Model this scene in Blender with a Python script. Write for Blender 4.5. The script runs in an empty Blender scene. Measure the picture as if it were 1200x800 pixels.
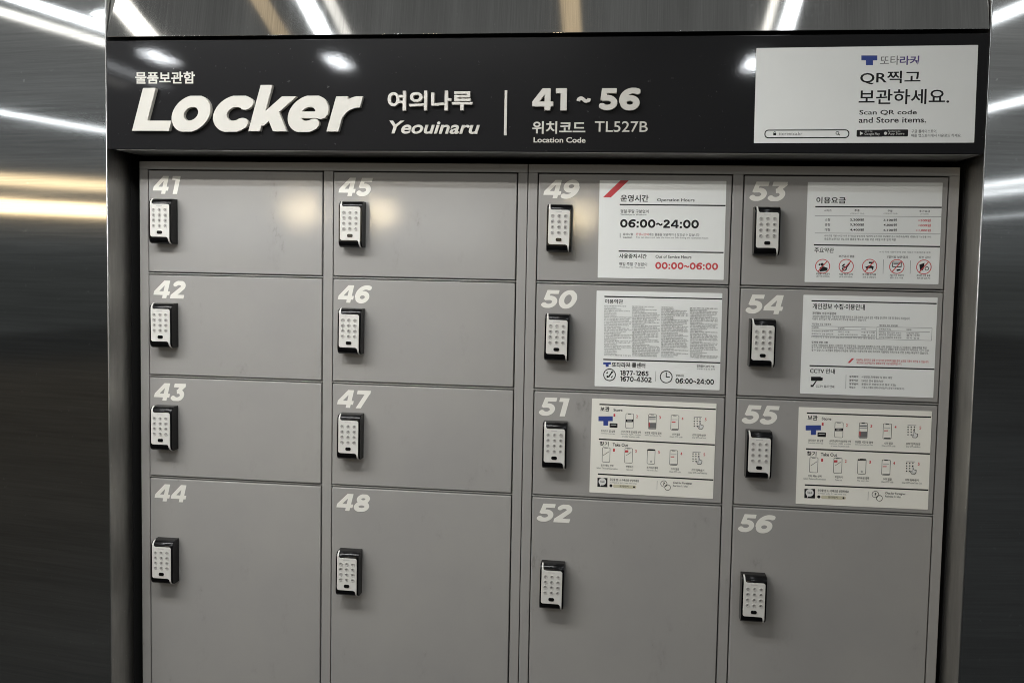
import bpy, bmesh, math, random
import numpy as np
from mathutils import Vector, Matrix
scene = bpy.context.scene
COL = scene.collection
R = math.radians

# ------------------------------------------------------------------ camera
cam = bpy.data.cameras.new("camera")
cam.sensor_width = 36.0
cam.lens = 28.5
cam.shift_x = -0.02405
cam.shift_y = -0.03307
cam.clip_start = 0.05
cam.clip_end = 100.0
cam_ob = bpy.data.objects.new("camera", cam)
cam_ob.location = (0.18576, -1.57365, 1.70900)
cam_ob.rotation_euler = (1.515957, -0.020228, 0.104866)
COL.objects.link(cam_ob)
scene.camera = cam_ob

# ------------------------------------------------------------------ light
world = bpy.data.worlds.new("World")
scene.world = world
world.use_nodes = True
wn = world.node_tree
bg = wn.nodes["Background"]
bg.inputs["Strength"].default_value = 1.0
_tc = wn.nodes.new("ShaderNodeTexCoord")
_sx = wn.nodes.new("ShaderNodeSeparateXYZ")
_rp = wn.nodes.new("ShaderNodeValToRGB")
wn.links.new(_tc.outputs["Generated"], _sx.inputs["Vector"])
_mr = wn.nodes.new("ShaderNodeMapRange")
_mr.inputs["From Min"].default_value = -1.0
wn.links.new(_sx.outputs["Z"], _mr.inputs["Value"])
wn.links.new(_mr.outputs["Result"], _rp.inputs["Fac"])
for _i, (_p, _c) in enumerate(((0.0, (0.02, 0.02, 0.02)), (0.49, (0.05, 0.053, 0.052)), (0.53, (0.12, 0.127, 0.13)), (0.62, (0.20, 0.203, 0.20)), (1.0, (0.17, 0.173, 0.17)))):
    _e = _rp.color_ramp.elements[_i] if _i < 2 else _rp.color_ramp.elements.new(_p)
    _e.position = _p
    _e.color = (*_c, 1)
wn.links.new(_rp.outputs["Color"], bg.inputs["Color"])

def lamp(name, loc, sx, sy, power, color, rot=(0, 0, 0), spread=180):
    l = bpy.data.lights.new(name, "AREA")
    l.shape = "RECTANGLE"
    l.size, l.size_y = sx, sy
    l.energy = power * math.pi * sx * sy          # power = radiance of the lit face
    l.color = color
    l.spread = R(spread)
    o = bpy.data.objects.new(name, l)
    o.location = loc
    o.rotation_euler = rot
    COL.objects.link(o)
    return o
WHITE = (1.0, 0.97, 0.91)
COOL = (0.93, 0.97, 1.0)
WARM = (1.0, 0.74, 0.42)
# two bright rows along the lockers give the double edge of the sign's shadow
lamp("tube_lamp", (-0.74, -0.79, 2.4), 1.6, 0.03, 96, WHITE)
lamp("tube_lamp", (-0.74, -0.655, 2.4), 1.6, 0.03, 62, COOL)
# tubes running towards the wall, mirrored in the steel above the sign
lamp("tube_lamp", (-1.19, -0.45, 2.6), 0.07, 1.1, 5, WHITE)
lamp("tube_lamp", (-0.665, -0.45, 2.6), 0.045, 1.1, 9, COOL)
lamp("tube_lamp", (-0.60, -0.45, 2.6), 0.03, 1.1, 2, WHITE)
lamp("tube_lamp", (0.55, -0.45, 2.6), 0.02, 1.1, 3, WHITE)
lamp("tube_lamp", (0.60, -0.45, 2.6), 0.035, 1.1, 9, COOL)
lamp("warm_strip_lamp", (-0.79, -0.45, 2.6), 0.05, 1.1, 0.7, WARM)
lamp("warm_strip_lamp", (0.035, -0.45, 2.6), 0.05, 1.1, 0.9, WARM)
# tubes over the hall, mirrored in the side panels
lamp("tube_lamp", (-2.46, -1.5, 2.6), 0.11, 2.4, 2.2, WHITE)
lamp("tube_lamp", (-2.25, -1.5, 2.6), 0.10, 2.4, 7, COOL)
lamp("tube_lamp", (-4.6, -3.2, 2.6), 0.08, 3.2, 8, COOL)
lamp("warm_strip_lamp", (-8.7, -6.5, 2.6), 9.0, 0.13, 0.8, WARM, (R(90), 0, R(-60)), 110)
lamp("warm_strip_lamp", (-14.0, -10.5, 2.6), 14.0, 0.27, 1.5, WARM, (R(90), 0, R(-60)), 110)
lamp("tube_lamp", (1.87, -1.6, 2.6), 0.10, 1.6, 3, COOL)
lamp("tube_lamp", (3.0, -2.7, 2.6), 0.10, 2.0, 5, COOL)
lamp("tube_lamp", (5.77, -6.0, 2.6), 0.2, 3.0, 5, COOL)
lamp("tube_lamp", (6.42, -7.0, 2.6), 0.2, 3.0, 4, COOL)
lamp("tube_lamp", (9.2, -10.0, 2.6), 0.3, 4.0, 1.5, COOL)
# round downlights seen as glints in the black sign and as warm patches on the doors
for _x, _y in ((-1.92, -2.1), (-1.12, -2.2), (0.74, -2.27)):
    lamp("down_lamp", (_x, _y, 2.6), 0.08, 0.22, 80, COOL)
for _x, _y in ((-5.6, -12.7), (-4.5, -13.7), (-0.62, -13.8)):
    lamp("down_lamp", (_x, _y, 2.6), 0.30, 0.22, 140, (1.0, 0.82, 0.52), (R(70), 0, 0))
lamp("added_soft_lamp", (-2.9, -7.0, 2.05), 3.4, 0.55, 1.8, COOL, (R(90), 0, 0))  # added broad soft lamp for the bluish glow on the left doors, no shop front

scene.view_settings.view_transform = "Standard"
scene.view_settings.look = "None"
scene.view_settings.exposure = 0.09
scene.view_settings.gamma = 1.0
scene.render.engine = "CYCLES"
scene.cycles.filter_width = 1.0

# ------------------------------------------------------------------ materials
def mat(name, color, rough=0.5, metal=0.0, spec=0.5, coat=0.0, coat_rough=0.1, emit=None):
    m = bpy.data.materials.new(name)
    m.use_nodes = True
    b = m.node_tree.nodes["Principled BSDF"]
    b.inputs["Base Color"].default_value = (*color, 1)
    b.inputs["Roughness"].default_value = rough
    b.inputs["Metallic"].default_value = metal
    b.inputs["Specular IOR Level"].default_value = spec
    b.inputs["Coat Weight"].default_value = coat
    b.inputs["Coat Roughness"].default_value = coat_rough
    return m

def nodes(m):
    nt = m.node_tree
    return nt, nt.nodes, nt.links, nt.nodes["Principled BSDF"]

def noise(nt, scale, detail=3.0, rough=0.55, stretch=(1, 1, 1), coord="Object"):
    tc = nt.nodes.new("ShaderNodeTexCoord")
    mp = nt.nodes.new("ShaderNodeMapping")
    mp.inputs["Scale"].default_value = stretch
    n = nt.nodes.new("ShaderNodeTexNoise")
    n.inputs["Scale"].default_value = scale
    n.inputs["Detail"].default_value = detail
    n.inputs["Roughness"].default_value = rough
    if coord == "World":               # no two doors share the same marks
        geo = nt.nodes.new("ShaderNodeNewGeometry")
        nt.links.new(geo.outputs["Position"], mp.inputs["Vector"])
    else:
        nt.links.new(tc.outputs[coord], mp.inputs["Vector"])
    nt.links.new(mp.outputs["Vector"], n.inputs["Vector"])
    return n

def ramp(nt, src, stops):
    r = nt.nodes.new("ShaderNodeValToRGB")
    els = r.color_ramp.elements
    while len(els) < len(stops):
        els.new(0.5)
    for e, (p, c) in zip(els, stops):
        e.position = p
        e.color = (*c, 1) if len(c) == 3 else c
    nt.links.new(src, r.inputs["Fac"])
    return r

def mrange(nt, src, a, b, c, d):
    r = nt.nodes.new("ShaderNodeMapRange")
    r.inputs["From Min"].default_value = a
    r.inputs["From Max"].default_value = b
    r.inputs["To Min"].default_value = c
    r.inputs["To Max"].default_value = d
    nt.links.new(src, r.inputs["Value"])
    return r

def bump(nt, srcs, b):
    prev = None
    for src, strength, dist in srcs:
        bp = nt.nodes.new("ShaderNodeBump")
        bp.inputs["Strength"].default_value = strength
        bp.inputs["Distance"].default_value = dist
        nt.links.new(src, bp.inputs["Height"])
        if prev:
            nt.links.new(prev.outputs["Normal"], bp.inputs["Normal"])
        prev = bp
    nt.links.new(prev.outputs["Normal"], b.inputs["Normal"])
    nt.links.new(prev.outputs["Normal"], b.inputs["Coat Normal"])

# satin grey powder coat of the lockers: fine orange peel, faint scuffs
def paint_material(name, base):
    m = mat(name, base, 0.52, 0.0, 0.35, 0.55, 0.16)
    nt, N, L, b = nodes(m)
    fine = noise(nt, 420, 2, 0.5, coord="Object")
    soft = noise(nt, 3.2, 4, 0.6, coord="World")
    scuff = noise(nt, 13, 9, 0.72, stretch=(1, 1, 0.5), coord="World")
    mix = nt.nodes.new("ShaderNodeMixRGB")
    mix.blend_type = "MULTIPLY"
    mix.inputs["Fac"].default_value = 1.0
    mix.inputs["Color1"].default_value = (*base, 1)
    r1 = ramp(nt, soft.outputs["Fac"], [(0.3, (0.92, 0.92, 0.93)), (0.7, (1.05, 1.045, 1.03))])
    L.new(r1.outputs["Color"], mix.inputs["Color2"])
    mix2 = nt.nodes.new("ShaderNodeMixRGB")
    mix2.blend_type = "MULTIPLY"
    mix2.inputs["Fac"].default_value = 1.0
    r2 = ramp(nt, scuff.outputs["Fac"], [(0.29, (0.62, 0.61, 0.60)), (0.36, (0.95, 0.95, 0.95)), (0.42, (1, 1, 1))])
    L.new(mix.outputs["Color"], mix2.inputs["Color1"])
    L.new(r2.outputs["Color"], mix2.inputs["Color2"])
    L.new(mix2.outputs["Color"], b.inputs["Base Color"])
    mr = mrange(nt, soft.outputs["Fac"], 0.3, 0.7, 0.05, 0.075)
    L.new(mr.outputs["Result"], b.inputs["Coat Roughness"])
    bump(nt, [(fine.outputs["Fac"], 0.085, 0.0006), (soft.outputs["Fac"], 0.05, 0.004)], b)
    return m

def steel_material(name, base, rough0, rough1, grain, wavy=0.05):
    m = mat(name, base, 0.2, 1.0)
    nt, N, L, b = nodes(m)
    g = noise(nt, 1.0, 5, 0.7, stretch=grain)
    smear = noise(nt, 1.0, 3, 0.6, stretch=(grain[0] * 0.05, grain[1] * 0.05, grain[2] * 0.05))
    wave = noise(nt, 1.4, 1, 0.4)
    spot = noise(nt, 95, 2, 0.5)
    mr = mrange(nt, smear.outputs["Fac"], 0.3, 0.7, rough0, rough1)
    L.new(mr.outputs["Result"], b.inputs["Roughness"])
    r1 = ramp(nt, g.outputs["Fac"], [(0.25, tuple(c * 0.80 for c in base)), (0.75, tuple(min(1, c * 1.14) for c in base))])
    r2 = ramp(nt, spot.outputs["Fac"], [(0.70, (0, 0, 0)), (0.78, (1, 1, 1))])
    mx = nt.nodes.new("ShaderNodeMixRGB")
    L.new(r2.outputs["Color"], mx.inputs["Fac"])
    L.new(r1.outputs["Color"], mx.inputs["Color1"])
    mx.inputs["Color2"].default_value = (*[min(1, c * 1.25) for c in base], 1)
    L.new(mx.outputs["Color"], b.inputs["Base Color"])
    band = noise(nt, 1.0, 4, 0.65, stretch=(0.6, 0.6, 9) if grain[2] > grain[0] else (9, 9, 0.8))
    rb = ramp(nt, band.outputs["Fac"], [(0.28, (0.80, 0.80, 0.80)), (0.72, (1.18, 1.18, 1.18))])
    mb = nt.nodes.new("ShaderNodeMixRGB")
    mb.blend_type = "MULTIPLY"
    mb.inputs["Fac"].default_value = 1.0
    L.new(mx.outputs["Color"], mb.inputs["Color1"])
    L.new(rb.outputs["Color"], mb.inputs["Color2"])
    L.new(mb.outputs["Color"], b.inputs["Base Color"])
    bump(nt, [(g.outputs["Fac"], 0.02, 0.00004), (wave.outputs["Fac"], wavy, 0.03)], b)
    return m

M = {}
M["paint"] = paint_material("grey_powder_coat", (0.33, 0.322, 0.312))
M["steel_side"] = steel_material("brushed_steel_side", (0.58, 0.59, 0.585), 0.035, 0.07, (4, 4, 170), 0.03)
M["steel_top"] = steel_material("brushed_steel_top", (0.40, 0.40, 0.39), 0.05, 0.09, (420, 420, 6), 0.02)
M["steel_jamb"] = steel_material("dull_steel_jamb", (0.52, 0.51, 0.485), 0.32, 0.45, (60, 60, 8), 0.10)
M["steel_edge"] = mat("polished_steel_edge", (0.50, 0.50, 0.49), 0.36, 1.0)
M["void"] = mat("black_void", (0.006, 0.006, 0.006), 0.9)
M["dark"] = mat("dark_gap", (0.012, 0.011, 0.011), 0.7)
M["sheen_grey"] = mat("painted_grey_sheen", (0.24, 0.235, 0.225), 0.5)  # reflected light on the sign's underside, put into the colour
M["granite"] = mat("granite_floor", (0.026, 0.0275, 0.028), 0.55, 0.0, 0.25)
def black_film():
    m = mat("black_sign_film", (0.008, 0.008, 0.009), 0.30, 0.0, 0.05, 0.55, 0.05)
    nt, N, L, b = nodes(m)
    f = noise(nt, 300, 2, 0.5)
    s = noise(nt, 5, 5, 0.65)
    dust = noise(nt, 110, 3, 0.6)
    mr = mrange(nt, s.outputs["Fac"], 0.3, 0.7, 0.28, 0.38)
    L.new(mr.outputs["Result"], b.inputs["Roughness"])
    r = ramp(nt, dust.outputs["Fac"], [(0.69, (0.008, 0.008, 0.009)), (0.80, (0.09, 0.09, 0.09))])
    L.new(r.outputs["Color"], b.inputs["Base Color"])
    bump(nt, [(f.outputs["Fac"], 0.06, 0.0004), (s.outputs["Fac"], 0.03, 0.004)], b)
    return m
M["film"] = black_film()
M["letter"] = mat("ivory_letter", (0.52, 0.505, 0.465), 0.5)
M["letter_side"] = mat("grey_letter_side", (0.52, 0.505, 0.46), 0.5)
M["decal"] = mat("ivory_decal", (0.80, 0.785, 0.73), 0.5)
M["k_black"] = mat("keypad_black_plastic", (0.004, 0.004, 0.0045), 0.16, 0.0, 0.3)
M["k_plate"] = mat("keypad_silver_plate", (0.66, 0.65, 0.62), 0.34, 0.0)
M["k_button"] = mat("keypad_grey_button", (0.40, 0.39, 0.37), 0.4)
M["k_ring"] = mat("keypad_button_rim", (0.62, 0.61, 0.58), 0.34)
M["k_mark"] = mat("keypad_mark", (0.05, 0.05, 0.05), 0.5)
M["k_text"] = mat("keypad_window_text", (0.35, 0.35, 0.35), 0.5)
def paper(name, c):
    m = mat(name, c, 0.42)
    nt, N, L, b = nodes(m)
    s = noise(nt, 9, 4, 0.6)
    r = ramp(nt, s.outputs["Fac"], [(0.3, tuple(x * 0.965 for x in c)), (0.7, c)])
    L.new(r.outputs["Color"], b.inputs["Base Color"])
    bump(nt, [(s.outputs["Fac"], 0.05, 0.003)], b)
    return m
M["paper"] = paper("white_notice_film", (0.86, 0.875, 0.86))
M["paper_warm"] = paper("cream_notice_film", (0.87, 0.855, 0.785))
INK = {
    "k": mat("black_ink", (0.007, 0.007, 0.008), 0.6, 0, 0.3), "g": mat("grey_ink", (0.16, 0.16, 0.16), 0.5),
    "l": mat("pale_grey_ink", (0.42, 0.42, 0.42), 0.5), "r": mat("red_ink", (0.56, 0.055, 0.065), 0.5),
    "b": mat("blue_ink", (0.03, 0.06, 0.28), 0.5), "v": mat("violet_ink", (0.09, 0.06, 0.22), 0.5),
    "w": mat("white_ink", (0.72, 0.72, 0.70), 0.5), "y": mat("pale_yellow_ink", (0.60, 0.57, 0.42), 0.5),
}
INK_NAME = {"k": "black_print", "g": "grey_print", "l": "pale_print", "r": "red_print", "b": "blue_print", "v": "violet_print", "w": "white_print", "y": "yellow_print"}

# ------------------------------------------------------------------ object helpers
def link(name, me, m=None, parent=None, loc=(0, 0, 0), rot=(0, 0, 0)):
    o = bpy.data.objects.new(name, me)
    COL.objects.link(o)
    o.location = loc
    o.rotation_euler = rot
    if parent:
        o.parent = parent
    if m and me is not None and not me.materials:
        me.materials.append(m)
    return o

def tag(o, label, cat, group=None):
    o["label"] = label
    o["category"] = cat
    if group:
        o["group"] = group
    return o

def empty(name, loc=(0, 0, 0), rot=(0, 0, 0)):
    o = link(name, None, None, None, loc, rot)
    o.empty_display_size = 0.05
    return o

def finish(bm, name, smooth=False):
    bmesh.ops.recalc_face_normals(bm, faces=bm.faces)
    me = bpy.data.meshes.new(name)
    bm.to_mesh(me)
    bm.free()
    if smooth:
        # only the rounded edges are shaded smooth, the big flats stay flat
        for p in me.polygons:
            p.use_smooth = max(abs(c) for c in p.normal) < 0.999
    return me

def box(bm, x0, x1, y0, y1, z0, z1, bev=0.0, seg=2):
    vs = [bm.verts.new((x, y, z)) for x in (x0, x1) for y in (y0, y1) for z in (z0, z1)]
    fs = [bm.faces.new([vs[i] for i in f]) for f in ((0, 1, 3, 2), (4, 6, 7, 5), (0, 4, 5, 1), (2, 3, 7, 6), (0, 2, 6, 4), (1, 5, 7, 3))]
    if bev:
        es = list({e for f in fs for e in f.edges})
        bmesh.ops.bevel(bm, geom=es, offset=bev, segments=seg, profile=0.5, affect="EDGES")

def prism(bm, pts, d0, d1, axis="y"):
    """closed 2-D outline pushed along an axis (y: pts are x,z; x: pts are y,z)"""
    mk = (lambda p, d: (p[0], d, p[1])) if axis == "y" else (lambda p, d: (d, p[0], p[1]))
    a = [bm.verts.new(mk(p, d0)) for p in pts]
    b = [bm.verts.new(mk(p, d1)) for p in pts]
    fa = bm.faces.new(a)
    fb = bm.faces.new(list(reversed(b)))
    n = len(pts)
    for i in range(n):
        bm.faces.new((a[i], b[i], b[(i + 1) % n], a[(i + 1) % n]))
    return fa, fb

def round_rect(cx, cz, w, h, r, n=5):
    r = min(r, w / 2 - 1e-6, h / 2 - 1e-6)
    out = []
    for sx, sz, a0 in ((1, 1, 0), (-1, 1, 90), (-1, -1, 180), (1, -1, 270)):
        for i in range(n + 1):
            a = R(a0 + 90 * i / n)
            out.append((cx + sx * (w / 2 - r) + r * math.cos(a), cz + sz * (h / 2 - r) + r * math.sin(a)))
    return out

# ------------------------------------------------------------------ heavy display lettering (strokes -> outline)
def arc(cx, cy, rx, ry, a0, a1, n=26):
    return [(cx + rx * math.cos(R(a0 + (a1 - a0) * i / n)), cy + ry * math.sin(R(a0 + (a1 - a0) * i / n))) for i in range(n + 1)]

def glyph_strokes(ch, h):
    v = h * 0.86                       # horizontal strokes a little thinner
    G = {
        "0": (0.84, [(arc(0.42, 0.5, 0.42 - h, 0.5 - v, 0, 360, 44), h)]),
        "1": (0.50, [([(0.50 - h, 0), (0.50 - h, 1)], h), ([(0.04, 1 - v), (0.42, 1 - v)], v)]),
        "2": (0.76, [(arc(0.37, 0.70, 0.36 - h, 0.30 - v, 158, -38, 22) + [(0.12, v + 0.02)], h), ([(0.02, v), (0.76, v)], v)]),
        "3": (0.76, [([(0.08, 1 - v), (0.72, 1 - v)], v), ([(0.66, 0.93), (0.42, 0.62)], h * 0.95),
                     ([(0.30, 0.63 - v)] + arc(0.36, 0.35 - v * 0.2, 0.40 - h, 0.34 - v, 78, -150, 24), h * 0.97)]),
        "4": (0.90, [([(0.66, 0), (0.66, 1)], h * 0.95), ([(0.58, 0.98), (0.13, 0.34)], h * 0.9), ([(0.03, 0.18 + v), (0.90, 0.18 + v)], v)]),
        "5": (0.76, [([(0.16, 1 - v), (0.72, 1 - v)], v), ([(0.16 + h * 0.7, 1), (0.10 + h * 0.7, 0.46)], h * 0.85),
                     ([(0.14, 0.66 - v)] + arc(0.36, 0.34, 0.40 - h, 0.335 - v, 82, -150, 24), h * 0.97)]),
        "6": (0.82, [(arc(0.43, 0.335, 0.39 - h, 0.335 - v, 0, 360, 40), h), ([(0.76, 0.89)] + arc(0.56, 0.44, 0.56 - h, 0.56 - v, 68, 190, 24), h)]),
        "7": (0.76, [([(0.02, 1 - v), (0.74, 1 - v)], v), ([(0.64, 0.95), (0.25, -0.05)], h)]),
        "8": (0.82, [(arc(0.41, 0.73, 0.355 - h, 0.27 - v * 0.85, 0, 360, 36), h * 0.95), (arc(0.41, 0.29, 0.41 - h, 0.29 - v * 0.85, 0, 360, 40), h * 0.97)]),
        "-": (0.46, [([(0.04, 0.40), (0.42, 0.40)], v)]),
        "+": (0.60, [([(0.02, 0.45), (0.58, 0.45)], v), ([(0.30, 0.17), (0.30, 0.73)], v)]),
        ":": (0.34, [([(0.17, 0.0), (0.17, h * 2)], h), ([(0.17, 0.52), (0.17, 0.52 + h * 2)], h)]),
        "~": (0.72, [([(0.06, 0.36)] + [(0.06 + 0.60 * i / 16, 0.44 + 0.09 * math.sin(2 * math.pi * (i / 16))) for i in range(1, 16)] + [(0.66, 0.52)], v * 0.9)]),
        "#": (0.7, [([(0.2, 0), (0.28, 1)], v * .7), ([(0.44, 0), (0.52, 1)], v * .7), ([(0.02, .33), (.66, .33)], v * .7), ([(0.06, .67), (.7, .67)], v * .7)]),
        "*": (0.6, [([(0.3, 0.2), (0.3, 0.8)], v * .7), ([(0.05, .35), (.55, .65)], v * .7), ([(0.05, .65), (.55, .35)], v * .7)]),
        " ": (0.34, []),
        "L": (0.80, [([(h, 0), (h, 1)], h), ([(h, v), (0.80, v)], v)]),
        "o": (0.88, [(arc(0.44, 0.40, 0.44 - h, 0.415 - v, 0, 360, 44), h)]),
        "c": (0.84, [(arc(0.44, 0.40, 0.44 - h, 0.415 - v, 44, 316, 36), h)]),
        "k": (0.90, [([(h, 0), (h, 1.06)], h), ([(0.22, 0.20), (0.90, 0.98)], h * 0.93, 0.0, 0.80), ([(0.40, 0.50), (0.84, -0.14)], h * 0.98)]),
        "e": (0.88, [(arc(0.44, 0.40, 0.44 - h, 0.415 - v, -4, 312, 40), h), ([(0.20, 0.38), (0.85, 0.38)], v * 0.62)]),
        "r": (0.60, [([(h, 0), (h, 0.80)], h), (arc(0.62, 0.34, 0.62 - h * 1.2, 0.46 - v, 172, 88, 14), h * 0.98)]),
    }
    if ch == "9":
        w, st = glyph_strokes("6", h)
        return w, [([(w - x, 1 - y) for x, y in p], hw) for p, hw in st]
    return G[ch]

CLIP_TOP = {"k": 1.06, "e": 0.815, "o": 0.815, "c": 0.815, "r": 0.80}

def outline(ch, h, step=1 / 74.0):
    """union of the strokes as a distance field, then its zero contour"""
    w, strokes = glyph_strokes(ch, h)
    if not strokes:
        return w, []
    xs = np.arange(-0.12, w + 0.14, step) + 0.00037
    ys = np.arange(-0.12, 1.2, step) + 0.00041
    X, Y = np.meshgrid(xs, ys)
    F = np.full(X.shape, 9.0)
    for pts, hw, *clip in strokes:
        S = np.full(X.shape, 9.0)
        n = len(pts)
        closed = math.dist(pts[0], pts[-1]) < 1e-6
        for i in range(n - 1):
            (ax, ay), (bx, by) = pts[i], pts[i + 1]
            l = math.dist(pts[i], pts[i + 1])
            ux, uy = (bx - ax) / l, (by - ay) / l
            px, py = X - ax, Y - ay
            t = px * ux + py * uy
            s = -px * uy + py * ux
            qx, qy = np.abs(t - l / 2) - l / 2, np.abs(s) - hw
            d = np.hypot(np.maximum(qx, 0), np.maximum(qy, 0)) + np.minimum(np.maximum(qx, qy), 0)
            S = np.minimum(S, d)
            if i > 0 or closed:
                S = np.minimum(S, np.hypot(px, py) - hw)
        if clip:
            S = np.maximum(S, np.maximum(clip[0] - Y, Y - clip[1]))
        F = np.minimum(F, S)
    lo = -0.015 if ch in "oce0689" else 0.0
    hi = CLIP_TOP.get(ch, 1.015 if ch in "0689" else 1.0)
    F = np.maximum(F, np.maximum(lo - Y, Y - hi))
    F = np.maximum(F, np.maximum(0.0 - X - 0.02, X - w - 0.02))
    seg = {}
    def cross(a, b):
        (i0, j0), (i1, j1) = a, b
        f0, f1 = F[i0, j0], F[i1, j1]
        t = f0 / (f0 - f1)
        return (float(X[i0, j0] + t * (X[i1, j1] - X[i0, j0])), float(Y[i0, j0] + t * (Y[i1, j1] - Y[i0, j0])))
    I = F < 0
    pos = {}
    cells = np.argwhere((I[:-1, :-1] != I[1:, 1:]) | (I[:-1, 1:] != I[1:, :-1]) | (I[:-1, :-1] != I[:-1, 1:]))
    for i, j in cells:
        c = [(i, j), (i, j + 1), (i + 1, j + 1), (i + 1, j)]
        ins = [I[p] for p in c]
        starts, ends = [], []
        for k in range(4):
            a, b = c[k], c[(k + 1) % 4]
            if ins[k] != ins[(k + 1) % 4]:
                key = (min(a, b), max(a, b))
                pos.setdefault(key, cross(*key))
                (starts if ins[k] else ends).append(key)
        # inside kept on the left
        for s_, e_ in zip(starts, ends if len(ends) == 1 else ends[::-1]):
            seg[s_] = e_
    loops = []
    while seg:
        k0, k = next(iter(seg.items()))
        loop = [k0]
        del seg[k0]
        while k != k0 and k in seg:
            loop.append(k)
            k = seg.pop(k)
        pts = [pos[q] for q in loop]
        # drop nearly collinear points
        keep = []
        m = len(pts)
        for q in range(m):
            a, b, d = pts[q - 1], pts[q], pts[(q + 1) % m]
            if abs((b[0] - a[0]) * (d[1] - a[1]) - (b[1] - a[1]) * (d[0] - a[0])) > 2.5e-6:
                keep.append(b)
        if len(keep) > 3:
            loops.append(keep)
    return w, loops

_oc = {}
def heavy_loops(s, h, gap=0.07, shear=0.0):
    x, out = 0.0, []
    for ch in s:
        key = (ch, h)
        if key not in _oc:
            _oc[key] = outline(ch, h)
        w, loops = _oc[key]
        out += [[(px + x + shear * py, py) for px, py in lp] for lp in loops]
        x += w + gap
    return out

# ------------------------------------------------------------------ text -> mesh data, all in one pass
STYLE = {"n": (0.004, 3), "m": (0.013, 3), "b": (0.022, 4), "t": (0.003, 2), "i": (0.020, 6), "h": (0.026, 6), "l": (0.006, 6)}
HEAVY = {"H": (0.118, 0.07), "B2": (0.108, 0.07), "D": (0.125, 0.055), "LK": (0.138, 0.0), "K1": (0.10, 0.07), "BIG": (0.130, 0.06)}
_req, _res = {}, {}
def want(s, style, extrude=0.0, shear=0.0):
    _req[(s, style, extrude, shear)] = None

def run_text():
    tmp = []
    for (s, style, ex, sh) in list(_req):
        if style in HEAVY:
            c = bpy.data.curves.new("tmp", "CURVE")
            c.dimensions = "2D"
            for lp in heavy_loops(s, HEAVY[style][0], HEAVY[style][1], sh):
                sp = c.splines.new("POLY")
                sp.points.add(len(lp) - 1)
                for p, q in zip(sp.points, lp):
                    p.co = (q[0], q[1], 0, 1)
                sp.use_cyclic_u = True
        else:
            c = bpy.data.curves.new("tmp", "FONT")
            c.body = s
            c.offset, c.resolution_u = STYLE[style]
            c.shear = sh
        c.fill_mode = "BOTH" if ex else "FRONT"
        c.extrude = ex
        o = bpy.data.objects.new("tmp", c)
        COL.objects.link(o)
        tmp.append(((s, style, ex, sh), o, c))
    dg = bpy.context.evaluated_depsgraph_get()
    for key, o, c in tmp:
        me = o.evaluated_get(dg).to_mesh()
        vs = np.array([v.co[:] for v in me.vertices])
        fs = [tuple(p.vertices) for p in me.polygons]
        ns = [tuple(p.normal) for p in me.polygons]
        _res[key] = (vs, fs, ns)
        o.evaluated_get(dg).to_mesh_clear()
    for key, o, c in tmp:
        bpy.data.objects.remove(o)
        bpy.data.curves.remove(c)

def fitted(s, style, x0, z0, x1, z1, ex=0.0, sh=0.0):
    """vertices of a text squeezed into its ink box; third coordinate is depth"""
    vs, fs, ns = _res[(s, style, ex, sh)]
    lo, hi = vs.min(0), vs.max(0)
    out = np.empty_like(vs)
    out[:, 0] = x0 + (vs[:, 0] - lo[0]) / (hi[0] - lo[0]) * (x1 - x0)
    out[:, 1] = z0 + (vs[:, 1] - lo[1]) / (hi[1] - lo[1]) * (z1 - z0)
    out[:, 2] = vs[:, 2]
    return out, fs, ns

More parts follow.
